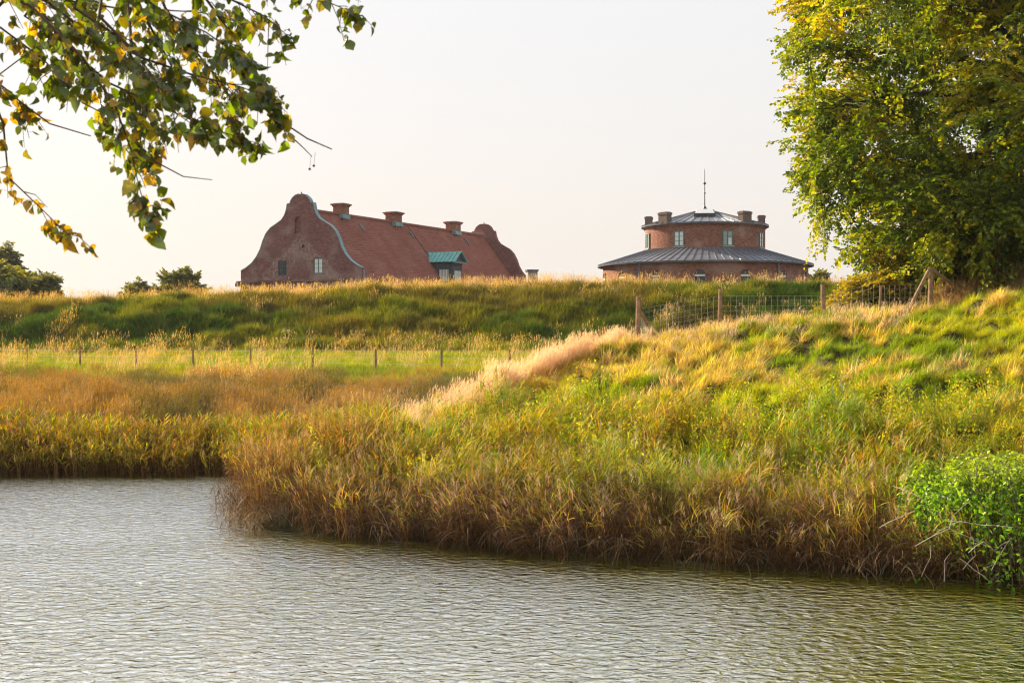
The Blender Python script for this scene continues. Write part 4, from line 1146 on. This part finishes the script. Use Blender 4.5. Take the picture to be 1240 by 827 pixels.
def make_tree(name, base, H, cen, rad, seed, nl, nsec, ntw, nleaf, leafL, pal, label, cat, group=None, trunk_r=0.4, el=(-35, 75), droop=0.25, lift=0.25, twl=(0.4, 0.9), sec=(0.9, 2.2), stems=1, inner=0.3, wood=BARK, crown_name='crown', palnoise=2.0, fill=0, sq=2.0, gap=0.42, taper=0.0):
    rg = np.random.default_rng(seed)
    bx, by, bz = base
    root = empty(name, base, 0, label=label, cat=cat, group=group)
    O = np.array(base); cen = np.array(cen); rad = np.array(rad)
    tb = MB(); tops = []
    for s_ in range(stems):
        a = rg.uniform(0, 6.28); sp = 0 if stems == 1 else rg.uniform(0.1, 0.45)*rad[0]
        top = np.array((cen[0] + sp*math.cos(a), cen[1] + sp*math.sin(a), bz + H*0.86)) - O
        pts = []
        for k in range(8):
            u = k/7; q = top*u + np.array((math.sin(u*5+s_)*0.04*H*0.3*u, math.cos(u*4+s_)*0.03*H*0.3*u, 0))*(u)
            pts.append(q + (np.array((0, 0, -0.3)) if k == 0 else 0))
        tb.tube([tuple(q) for q in pts], [trunk_r*(1.25 if k == 0 else 1)*(1 - 0.86*k/7) + 0.01 for k in range(8)], 9)
        tops.append(np.array(pts))
    tb.build('trunk' if stems == 1 else 'stem', wood, root, smooth=True)
    wb = MB(); tws = []; twd = []; twn = []; twlen = []; lim = []
    for i in range(nl):
        tp = tops[i % stems]
        az = 2.399963*i + rg.normal(0, 0.3)
        u0 = (i + 0.5)/nl
        e = R(el[0] + (el[1]-el[0])*u0 + rg.normal(0, 8))
        d = np.array((math.cos(az)*math.cos(e), math.sin(az)*math.cos(e), math.sin(e)))
        tip = rad*d/(np.sum(np.abs(d)**sq)**(1/sq))*rg.uniform(0.72, 0.98)
        tip[:2] *= 1 - taper*np.clip(-tip[2]/rad[2], 0, 1)**1.5
        tip = cen - O + tip
        hs_ = np.interp(min(0.95, max(0.12, u0*0.75 + 0.12)), np.linspace(0, 1, 8), np.arange(8))
        k0 = int(min(6, hs_)); st0 = tp[k0]*(1-(hs_-k0)) + tp[k0+1]*(hs_-k0)
        L = np.linalg.norm(tip - st0)
        ctl = st0*0.45 + tip*0.55 + np.array((0, 0, lift*L*0.6 + 0.05*L)) + rg.normal(0, 0.06*L, 3)
        us = np.linspace(0, 1, 9)[:, None]
        bz_ = (1-us)**2*st0 + 2*us*(1-us)*ctl + us**2*tip
        lim.append(bz_[3:])
        r0 = trunk_r*0.34*(1 - 0.5*u0)
        wb.tube([tuple(q) for q in bz_], [r0*(1-0.9*k/8) + 0.008 for k in range(9)], 6, False)
        for j in range(nsec):
            uu = inner + (1-inner)*(j + rg.uniform(0.1, 0.9))/nsec
            pb = (1-uu)**2*st0 + 2*uu*(1-uu)*ctl + uu**2*tip
            tg = unit(2*(1-uu)*(ctl-st0) + 2*uu*(tip-ctl))
            sd = unit(np.cross(tg, (0, 0, 1)))*(1 if j % 2 else -1)
            sdir = unit(tg*rg.uniform(0.3, 0.9) + sd*rg.uniform(0.4, 1.0) + np.array((0, 0, rg.normal(0.12, 0.3))))
            l2 = rg.uniform(*sec)*(1.1 - 0.45*uu)
            if j == nsec-1: sdir = tg
            ps = []
            for k in range(5):
                v = k/4; ps.append(pb + sdir*l2*v + np.array((0, 0, -droop*l2*v*v)))
            wb.tube([tuple(q) for q in ps], [0.022*(1-0.8*k/4)*max(0.5, trunk_r/0.4) + 0.003 for k in range(5)], 4, False)
            nrm = unit(np.array((rg.normal(0, 0.35), rg.normal(0, 0.35), 1.0)))
            for k in range(ntw):
                v = 0.1 + 0.9*(k + rg.uniform(0, 1))/ntw
                q = pb + sdir*l2*v + np.array((0, 0, -droop*l2*v*v))
                dd = unit(sdir + np.array((0, 0, -2*droop*v)))
                lat = unit(np.cross(dd, nrm))*(1 if k % 2 else -1)
                tws.append(q); twd.append(unit(dd*rg.uniform(0.5, 1.0) + lat*rg.uniform(0.5, 1.0) + np.array((0, 0, rg.normal(-0.12, 0.2))))); twn.append(nrm); twlen.append(rg.uniform(*twl)*(1.15-0.5*v))
    if fill:
        LP = np.concatenate(lim)
        U = unit(rg.normal(0, 1, (fill*4, 3))); U = U/(np.sum(np.abs(U)**sq, 1)**(1/sq))[:, None]
        TG = cen - O + rad*U*(rg.uniform(0.30, 1.0, (fill*4, 1))**0.6)*(0.90 + 0.16*rg.uniform(0, 1, (fill*4, 1)))
        TG[:, :2] = (cen - O)[:2] + (TG[:, :2] - (cen - O)[:2])*(1 - taper*np.clip(((cen - O)[2] - TG[:, 2:3])/rad[2], 0, 1)**1.5)
        g = fbm(TG[:, 0]/2.3 + 3.1*TG[:, 2]/2.3, TG[:, 1]/2.3 - 1.3*TG[:, 2]/2.3, seed + 5)
        gr = height(TG[:, 0] + O[0], TG[:, 1] + O[1], False) - O[2]
        TG = TG[(g > gap) & (TG[:, 2] > gr + 0.35)][:fill]
        for q in TG:
            dd = np.linalg.norm(LP - q, axis=1) + rg.uniform(0, 0.5, len(LP)); pb = LP[int(np.argmin(dd))]
            v = q - pb; l2 = np.linalg.norm(v)
            out = unit(q - (cen - O))*np.array((1, 1, 0.5))
            if l2 < 0.5 or l2 > 4.5: pb = q - unit(out + rg.normal(0, 0.3, 3))*1.2; v = q - pb; l2 = np.linalg.norm(v)
            ctl = pb + v*0.5 + np.array((0, 0, 0.18*l2)) + rg.normal(0, 0.08*l2, 3)
            us = np.linspace(0, 1, 5)[:, None]; c_ = (1-us)**2*pb + 2*us*(1-us)*ctl + us**2*q
            wb.tube([tuple(p_) for p_ in c_], [0.020*max(0.5, trunk_r/0.5)*(1-0.8*k/4) + 0.002 for k in range(5)], 4, False)
            nrm = unit(np.array((rg.normal(0, 0.5), rg.normal(0, 0.5), 1.0)))
            for k in range(ntw + 2):
                uu = max(0.0, 1 - 1.6/l2) + (1 - max(0.0, 1 - 1.6/l2))*(k + rg.uniform(0, 1))/(ntw + 2)
                p_ = (1-uu)**2*pb + 2*uu*(1-uu)*ctl + uu**2*q
                dr = unit(unit(2*(1-uu)*(ctl-pb) + 2*uu*(q-ctl)) + 0.5*out)
                lat = unit(np.cross(dr, nrm))*(1 if k % 2 else -1)
                tws.append(p_); twd.append(unit(dr*rg.uniform(0.4, 1.0) + lat*rg.uniform(0.4, 1.1) + np.array((0, 0, rg.normal(-0.15, 0.25))))); twn.append(nrm); twlen.append(rg.uniform(*twl))
    wb.build('branches', wood, root, smooth=True)
    T = np.array(tws); D = np.array(twd); Nn = np.array(twn); TL = np.array(twlen)
    M = nleaf; n = len(T)
    uu = (np.arange(M)[None, :] + rg.uniform(0, 1, (n, M)))/M
    P = T[:, None, :] + D[:, None, :]*(TL[:, None]*uu)[:, :, None] + np.array((0, 0, -1))*(0.10*TL[:, None]*uu**2)[:, :, None]
    lat = unit(np.cross(D, Nn))[:, None, :]*np.where(np.arange(M) % 2, 1, -1)[None, :, None]
    A = unit(D[:, None, :]*rg.uniform(0.3, 0.9, (n, M, 1)) + lat*rg.uniform(0.5, 1.1, (n, M, 1)) + rg.normal(0, 0.25, (n, M, 3)) + np.array((0, 0, -0.12)))
    NN = unit(Nn[:, None, :] + rg.normal(0, 0.55, (n, M, 3)))
    P = P.reshape(-1, 3); A = A.reshape(-1, 3); NN = NN.reshape(-1, 3)
    Lf = rg.uniform(leafL*0.65, leafL*1.25, len(P)); Wf = Lf*rg.uniform(0.58, 0.85, len(P))
    pal = np.array(pal)
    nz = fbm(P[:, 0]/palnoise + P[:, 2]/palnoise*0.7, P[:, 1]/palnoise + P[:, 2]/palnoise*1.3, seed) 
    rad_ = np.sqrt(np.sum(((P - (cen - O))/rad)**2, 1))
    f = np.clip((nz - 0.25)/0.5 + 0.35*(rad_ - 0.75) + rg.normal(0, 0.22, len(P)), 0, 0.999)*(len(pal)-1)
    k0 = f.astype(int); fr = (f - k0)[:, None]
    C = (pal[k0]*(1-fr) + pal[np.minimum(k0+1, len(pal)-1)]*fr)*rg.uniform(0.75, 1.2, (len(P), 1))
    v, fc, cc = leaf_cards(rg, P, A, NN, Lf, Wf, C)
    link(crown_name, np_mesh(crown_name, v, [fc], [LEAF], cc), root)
    return root, len(P)
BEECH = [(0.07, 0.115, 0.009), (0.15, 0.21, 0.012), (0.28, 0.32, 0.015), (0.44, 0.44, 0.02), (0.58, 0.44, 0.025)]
tz = gz(17.6, 47.0)
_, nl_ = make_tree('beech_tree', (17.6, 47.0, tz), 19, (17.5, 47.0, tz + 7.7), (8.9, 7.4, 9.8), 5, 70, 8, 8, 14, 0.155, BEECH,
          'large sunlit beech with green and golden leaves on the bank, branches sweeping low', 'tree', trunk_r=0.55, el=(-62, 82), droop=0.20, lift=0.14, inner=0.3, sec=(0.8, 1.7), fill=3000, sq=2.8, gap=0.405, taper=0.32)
print('beech leaves', nl_)
SHR = [(0.10, 0.14, 0.015), (0.24, 0.24, 0.02), (0.40, 0.32, 0.03), (0.46, 0.34, 0.04)]
def shrub(x, y, h, rx, seed, label, pal=SHR, leaf=0.11, dens=1.0):
    z = gz(x, y)
    return make_tree('shrub', (x, y, z), h*1.1, (x, y, z + h*0.52), (rx, rx*0.9, h*0.5), seed, int(26*dens), 7, 5, 10, leaf, pal, label, 'shrub', 'shrubs below the beech',
              trunk_r=0.05, el=(-40, 85), droop=0.15, twl=(0.2, 0.5), sec=(0.4, 0.9), stems=5, fill=60, inner=0.25, wood=TWIG)
shrub(11.6, 46.6, 2.0, 1.5, 11, 'small yellow leaved shrub beside the middle fence post')
shrub(13.0, 46.4, 2.9, 1.9, 12, 'green and yellow shrub behind the braced corner post')
shrub(16.9, 46.0, 2.4, 1.7, 14, 'yellowing shrub at the right edge under the beech')
shrub(15.0, 46.2, 2.9, 2.0, 13, 'broad green shrub right of the braced corner post')
FAR = [(0.10, 0.11, 0.035), (0.15, 0.16, 0.045), (0.22, 0.21, 0.06)]
def far_tree(x, y, h, rx, cz, rz, seed, label, nl=22, leaf=0.26, pal=FAR):
    z = gz(x, y)
    return make_tree('distant_tree', (x, y, z), h, (x, y, z + cz), (rx, rx, rz), seed, nl, 8, 6, 9, leaf, pal, label, 'tree', 'small trees behind the rampart',
              trunk_r=0.16, el=(-30, 85), droop=0.1, twl=(0.3, 0.7), sec=(0.7, 1.5), inner=0.25, fill=nl*4, gap=0.45)
far_tree(-43.2, 118, 5.6, 5.2, 3.3, 2.0, 21, 'low bushy tree with lit top behind the rampart at far left', 44, 0.28, [(0.09, 0.11, 0.025), (0.17, 0.18, 0.035), (0.32, 0.28, 0.05)])
far_tree(-47.2, 128, 8.0, 3.4, 5.2, 2.8, 22, 'taller dark tree rising at the left edge behind the bushy one', 30, 0.30)
far_tree(-38.6, 118, 4.8, 0.9, 2.9, 1.5, 23, 'thin airy tree at the right end of the far left clump', 14, 0.22)
far_tree(-29.4, 126, 5.0, 2.2, 3.5, 1.6, 24, 'round dark bush topped tree left of the long brick house', 22, 0.26)
far_tree(-33.2, 126, 4.0, 1.2, 2.8, 1.1, 25, 'lowest dark treetop peeping over the rampart left of the brick house', 14, 0.24)
far_tree(32.4, 150, 6.0, 1.1, 4.5, 1.7, 26, 'small treetop just right of the round building', 14, 0.26)

# leafy creeper mound overhanging the water
cr = empty('creeper_bush', (7.4, 21.6, gz(7.4, 21.6)), 0, label='bright green leafy creeper hanging over the near waterline', cat='bush')
rgc = np.random.default_rng(77); co = np.array(cr.location)
stems = MB(); PP = []; 
for i in range(300):
    x0 = rgc.uniform(6.1, 10.2); 
    top = 1.38 + 0.6*(vnoise(np.array([x0*1.7]), np.array([2.0]), 9)[0]-0.5) - 1.0*max(0, 6.9-x0)**1.2 + 0.12*math.sin(x0*2.3) + rgc.normal(0, 0.09)
    ysh = 26.5 - (x0 + 4.8)*0.5
    y0 = ysh + rgc.uniform(0.1, 1.6)
    fall = rgc.uniform(0.25, 1.0)*(1.75 if x0 > 6.75 else 0.9)
    dx = rgc.normal(-0.1, 0.25)
    pts = []
    for k in range(7):
        u = k/6
        pts.append(np.array((x0 + dx*u, y0 - 1.1*u*(0.5 + 0.5*fall/1.5) + 0.12*math.sin(9*u+i), top + 0.10*math.sin(3.1*u) - fall*u**2.2)))
    stems.tube([tuple(q - co) for q in pts], [0.006]*7, 4, False)
    pa = np.array(pts); q = rgc.uniform(0, 5.99, 75); k0 = q.astype(int); fr = (q-k0)[:, None]
    PP.append(pa[k0]*(1-fr) + pa[k0+1]*fr + rgc.normal(0, 0.06, (75, 3)))
stems.build('vine_stems', TWIG, cr)
PP = np.concatenate(PP)
n = len(PP); A = unit(np.stack([rgc.normal(0, 0.7, n), rgc.normal(-0.5, 0.6, n), rgc.normal(-0.4, 0.5, n)], 1)); NN = unit(np.stack([rgc.normal(0, 0.5, n), rgc.normal(-0.4, 0.5, n), np.ones(n)], 1))
cp = np.array([(0.15, 0.34, 0.008), (0.26, 0.50, 0.010), (0.42, 0.60, 0.014), (0.07, 0.16, 0.008)])[rgc.integers(0, 4, n)]
yl = sstep(1.2, 1.65, PP[:, 2])[:, None]
cp = cp*(1-0.5*yl) + np.array((0.42, 0.42, 0.03))*0.5*yl
v, f, c = leaf_cards(rgc, PP - co, A, NN, rgc.uniform(0.035, 0.12, n), rgc.uniform(0.025, 0.075, n), cp*rgc.uniform(0.6, 1.25, (n, 1)))
link('leaves', np_mesh('leaves', v, [f], [LEAF], c), cr)
# bare pale sticks poking out at the water's edge
PALE = simple('bleached_stick', (0.42, 0.35, 0.28), 0.8, var=0.3, scale=8)
stk = MB()
ST = [((1105, 660), (1150, 640), (1196, 662), 0.3), ((1150, 640), (1160, 625), (1172, 605), 0.2), ((1170, 668), (1190, 655), (1205, 668), 0.3), ((1168, 690), (1180, 672), (1178, 650), 0.2), ((1160, 675), (1180, 690), (1196, 702), 0.1),
      ((1210, 668), (1224, 655), (1232, 668), 0.4), ((1085, 590), (1110, 600), (1125, 612), 0.3), ((1130, 650), (1148, 640), (1160, 628), 0.3), ((1150, 632), (1190, 636), (1226, 638), 0.35), ((1120, 700), (1128, 675), (1126, 655), 0.2), ((1140, 702), (1146, 680), (1152, 668), 0.2), ((1066, 640), (1090, 628), (1108, 618), 0.2), ((1200, 690), (1212, 672), (1222, 650), 0.2)]
so = Vector((6.4, 20.6, 0.0))
st_root = empty('fallen_branch', so, 0, label='bleached bare twigs sticking out under the creeper at the waterline', cat='branch')
for a_, b_, c_, off in ST:
    mb = MB(); pts = []
    for (px, py) in (a_, b_, c_):
        yd = 20.1 - (px-1150)*0.0035; pts.append(Vector(((px-620)*yd/1722.2, yd + rgc.normal(0, 0.12), CAMZ - (py-413.5)*yd/1722.2)))
    mid = [pts[0], pts[0].lerp(pts[1], 0.5)+Vector((0, 0, 0.015)), pts[1], pts[1].lerp(pts[2], 0.5)+Vector((0, 0, 0.01)), pts[2]]
    mb.tube([q - so for q in mid], [0.005, 0.005, 0.0045, 0.0035, 0.0025], 5); mb.build('twig', PALE, st_root)

# ------------------------------------------------------------------ overhanging lime tree, upper left
rl = random.Random(4)
LZ = 1.9
lime = empty('lime_tree', (-5.2, 4.2, LZ), 0, label='lime tree branch hanging into the upper left corner with green and yellow leaves', cat='tree')
lo = Vector(lime.location)
mb = MB(); mb.tube([(0, 0, -0.3), (0.05, 0.05, 1.2), (0.0, 0.1, 2.8), (0.1, 0.1, 4.5), (0.0, 0.2, 6.5)], [0.32, 0.27, 0.23, 0.19, 0.12], 12); mb.build('trunk', BARK, lime, smooth=True)
def W(px, py, d): return Vector(((px-620)*d/1722.2, d, CAMZ - (py-413.5)*d/1722.2))
LIMB = [Vector((-5.2, 4.25, 5.4)), Vector((-4.3, 4.5, 5.75)), Vector((-3.2, 4.9, 5.75)), Vector((-2.3, 5.2, 5.45)), Vector((-1.5, 5.4, 5.15)), Vector((-0.8, 5.6, 4.95))]
mb = MB(); mb.tube([q - lo for q in LIMB], [0.10, 0.08, 0.06, 0.042, 0.028, 0.012], 8); mb.build('limb', BARK, lime, smooth=True)
# twigs: (points in photo pixels, depth, leaf count, leaf size, yellow share, start on the limb)
TW = [
 ([(150,-40),(175,20),(205,75),(228,120),(236,165)], 5.2, 40, 1.0, 0.12),
 ([(-60,-40),(40,10),(100,70),(140,130),(158,180),(168,225),(182,272)], 5.0, 52, 1.0, 0.15),
 ([(190,-50),(250,0),(290,55),(318,105),(338,150)], 5.3, 46, 1.05, 0.12),
 ([(290,-60),(335,-15),(395,2),(432,18)], 5.5, 24, 0.9, 0.06),
 ([(-70,20),(-20,90),(4,150),(10,215),(45,248),(86,288)], 5.2, 34, 0.85, 0.60),
 ([(20,-30),(70,45),(130,100),(200,132),(262,158),(318,176)], 5.4, 52, 1.0, 0.15),
 ([(60,-50),(110,20),(150,80),(190,150)], 5.6, 40, 1.0, 0.1),
 ([(110,-50),(190,10),(250,40),(300,75)], 4.9, 40, 1.0, 0.12),
 ([(-60,-10),(-5,30),(50,70),(85,105)], 5.2, 40, 1.0, 0.2),
 ([(-40,-40),(40,-5),(140,10),(240,15),(310,30)], 5.7, 48, 1.0, 0.1),
 ([(80,-60),(160,-10),(220,40),(262,95),(300,120)], 5.9, 46, 0.95, 0.08),
 ([(-50,60),(-10,95),(20,118),(30,135)], 5.3, 20, 0.9, 0.40),
 ([(0,-40),(80,20),(130,60),(180,95),(215,110)], 4.7, 40, 1.0, 0.15),
 ([(160,60),(190,100),(215,140),(180,200)], 5.1, 22, 0.9, 0.15),
 ([(200,10),(235,60),(275,110),(290,160)], 5.5, 34, 1.0, 0.1),
 ([(-40,-30),(20,0),(60,25),(110,35)], 5.3, 34, 1.0, 0.2),
 ([(30,20),(90,60),(120,110),(128,165)], 5.6, 26, 0.9, 0.1),
 ([(240,-40),(280,0),(320,20),(350,45)], 5.4, 26, 0.9, 0.05),
 ([(120,20),(170,70),(230,90),(290,105),(330,120)], 5.2, 40, 0.95, 0.12),
 ([(90,10),(150,50),(180,110),(175,150),(165,190)], 5.3, 40, 0.95, 0.14),
]
BARE = [([(340,148),(352,165),(366,178),(378,190)], 5.3), ([(345,150),(372,168),(402,181)], 5.3), ([(160,168),(188,196),(222,214),(257,218)], 5.1), ([(20,120),(60,150),(110,165)], 5.2), ([(86,105),(100,125),(130,140)], 5.2), ([(0,90),(40,60),(80,40)], 5.0)]
def lime_leaf(name, shape, m):
    """heart shaped blade, folded along the midrib and curled at the tip"""
    rs = random.Random(shape); vs = []; fs = []
    prof = [(0.0, 0.02), (0.02, 0.24), (0.14, 0.44), (0.32, 0.50), (0.52, 0.43), (0.72, 0.28), (0.88, 0.11), (1.0, 0.0)]
    fold = rs.uniform(0.1, 0.8); curl = rs.uniform(0.0, 0.9); tw_ = rs.uniform(-0.3, 0.3)
    for (u, hw) in prof:
        zz = -curl*u*u*0.6
        jag = 1 + rs.uniform(-0.2, 0.15)
        for sg in (-1, 0, 1):
            vs.append((u - (0.10 if (u < 0.05 and sg) else 0), sg*hw*0.93*jag, zz + abs(sg)*hw*fold + sg*hw*tw_*u))
    for i in range(len(prof)-1):
        for j in range(2):
            a = i*3+j; fs.append((a, a+3, a+4, a+1))
    me = bpy.data.meshes.new(name); me.from_pydata(vs, [], fs); me.materials.append(m)
    me.polygons.foreach_set('use_smooth', [True]*len(me.polygons)); me.update()
    return me
LM = [veg_mat('lime_leaf_green', False, trans=0.58, gloss=0.07, const=(0.13, 0.19, 0.007), var=0.5, spots=True), veg_mat('lime_leaf_dark', False, trans=0.5, gloss=0.08, const=(0.085, 0.12, 0.007), var=0.4, spots=True),
      veg_mat('lime_leaf_yellow', False, trans=0.55, gloss=0.05, const=(0.52, 0.30, 0.008), var=0.35, spots=True), veg_mat('lime_leaf_olive', False, trans=0.5, gloss=0.06, const=(0.32, 0.26, 0.010), var=0.4, spots=True)]
LMESH = [[lime_leaf('lime_leaf', 10*a + b, LM[a]) for b in range(4)] for a in range(4)]
leaves = []
stalks = []
def polyat(pts, u):
    n = len(pts)-1; k = min(n-1, int(u*n)); f = u*n-k
    return pts[k].lerp(pts[k+1], f), (pts[k+1]-pts[k]).normalized()
for pts, d, n, sz, yel in TW:
    P = [W(px, py, d + 0.10*math.sin(i*1.7 + d*9)) for i, (px, py) in enumerate(pts)]
    near = min(LIMB, key=lambda q: (q - P[0]).length)
    full = [near, near.lerp(P[0], 0.5) + Vector((0, 0, 0.05))] + P
    mb = MB(); mb.tube([q - lo for q in full], [0.009 - 0.0078*i/(len(full)-1) for i in range(len(full))], 5)
    n = int(n*3.0); lets = []
    for i in range(max(6, n//6)):          # side twiglets that carry the leaves
        u = min(0.99, (i + rl.random())/max(6, n//6)); q0, td = polyat(P, u)
        dv = (td*rl.uniform(0.3, 1.0) + Vector((rl.gauss(0, 0.7), rl.gauss(0, 0.7), rl.gauss(-0.35, 0.5)))).normalized()
        Lt = rl.uniform(0.05, 0.17)*(1.0 if 0.1 < u < 0.85 else 0.6)
        q1 = q0 + dv*Lt*0.5 + Vector((0, 0, 0.004)); q2 = q0 + dv*Lt + Vector((0, 0, -0.25*Lt))
        mb.tube([q0 - lo, q1 - lo, q2 - lo], [0.0022, 0.0017, 0.001], 4); lets.append((q0, q1, q2))
    mb.build('twig', TWIG, lime)
    lets.append((P[-2].lerp(P[-1], 0.6), P[-2].lerp(P[-1], 0.8), P[-1]))
    for i in range(n):
        a_, b_, c_ = lets[rl.randrange(len(lets))] if i > 5 else lets[-1]
        v = rl.random()**0.7; q = a_*(1-v)**2 + b_*(2*v*(1-v)) + c_*v*v
        tdir = (c_ - a_).normalized()
        stalk = (Vector((rl.gauss(0, 1), rl.gauss(0, 1), rl.gauss(-0.3, 0.7)))).normalized()*rl.uniform(0.012, 0.032)
        stalks.append((q, q + stalk)); q = q + stalk
        down = Vector((rl.gauss(0.05, 0.5), rl.gauss(0, 0.6), -0.9 + rl.gauss(0, 0.45)))
        ax = (down + tdir*0.4 + stalk*25).normalized()
        nr = Vector((rl.gauss(0, 1), rl.gauss(-0.3, 1), rl.gauss(0.3, 0.8)))
        sd = ax.cross(nr).normalized(); nr = sd.cross(ax)
        L = sz*(0.023 + 0.032*rl.random()**1.4)
        r_ = rl.random()
        yel_ = yel*(0.6 if q.z > 4.2 else 0.9)
        k = 2 if r_ < yel_ else (3 if r_ < yel_ + 0.20 else (1 if r_ < yel_ + 0.38 else 0))
        M = Matrix(((ax.x*L, sd.x*L, nr.x*L, q.x-lo.x), (ax.y*L, sd.y*L, nr.y*L, q.y-lo.y), (ax.z*L, sd.z*L, nr.z*L, q.z-lo.z), (0, 0, 0, 1)))
        leaves.append((L/q.y, k, rl.randrange(4), M, q))
for pts, d in BARE:
    P = [W(px, py, d) for px, py in pts]
    mb = MB(); mb.tube([q - lo for q in P], [0.0035, 0.003, 0.0022, 0.0015][:len(P)], 4); mb.build('twig', TWIG, lime)
# round seed nutlets on stalks at the bare tips
for px, py in ((375, 205), (380, 201)):
    q = W(px, py, 5.25); mb = MB(); mb.tube([q + Vector((0.005, 0, 0.05)) - lo, q - lo], [0.0006, 0.0008], 3)
    mb.lathe([(0, 0.005), (0.004, 0.003), (0.005, 0), (0.004, -0.003), (0, -0.005)], 8)
    nv_ = 8*5
    mb.v[-nv_:] = [(a + q.x-lo.x, b + q.y-lo.y, c + q.z-lo.z) for a, b, c in mb.v[-nv_:]]
    mb.build('seed', TWIG, lime)
vis = lambda q: abs(q.x) < 0.362*q.y and abs(q.z-CAMZ) < 0.242*q.y
leaves.sort(key=lambda a: (not vis(a[4]), -a[0]))
for (_, k, sh, M, q) in leaves[:300]:
    o = bpy.data.objects.new('leaf', LMESH[k][sh]); COL.objects.link(o); o.parent = lime; o.matrix_local = M
stm = MB()
for a_, b_ in stalks: stm.tube([a_ - lo, b_ - lo], [0.0008, 0.0006], 3, False)
tag(stm.build('leaf_stalks', TWIG, lime), None, None, kind='stuff')
bmr = bmesh.new()
for (_, k, sh, M, q) in leaves[300:]:
    me = LMESH[k][sh]; vv = [bmr.verts.new(M @ v.co) for v in me.vertices]
    for p_ in me.polygons:
        fce = bmr.faces.new([vv[i] for i in p_.vertices]); fce.material_index = k; fce.smooth = True
me = bpy.data.meshes.new('foliage'); bmr.to_mesh(me); bmr.free()
for m_ in LM: me.materials.append(m_)
tag(link('foliage', me, lime), None, None, kind='stuff')
print('lime leaves', len(leaves))

# ------------------------------------------------------------------ thin autumn haze
hv, t, o = mat('haze')
v = N(t, 'ShaderNodeVolumePrincipled'); v.inputs['Density'].default_value = 0.00010; v.inputs['Color'].default_value = (0.97, 0.96, 0.95, 1); v.inputs['Anisotropy'].default_value = 0.3
t.links.new(v.outputs[0], o.inputs['Volume'])
mb = MB(); mb.box((-820, -320, -3.0), (820, 1020, 26.0))
tag(mb.build('haze', hv), 'thin pale haze over the park', None, kind='stuff')
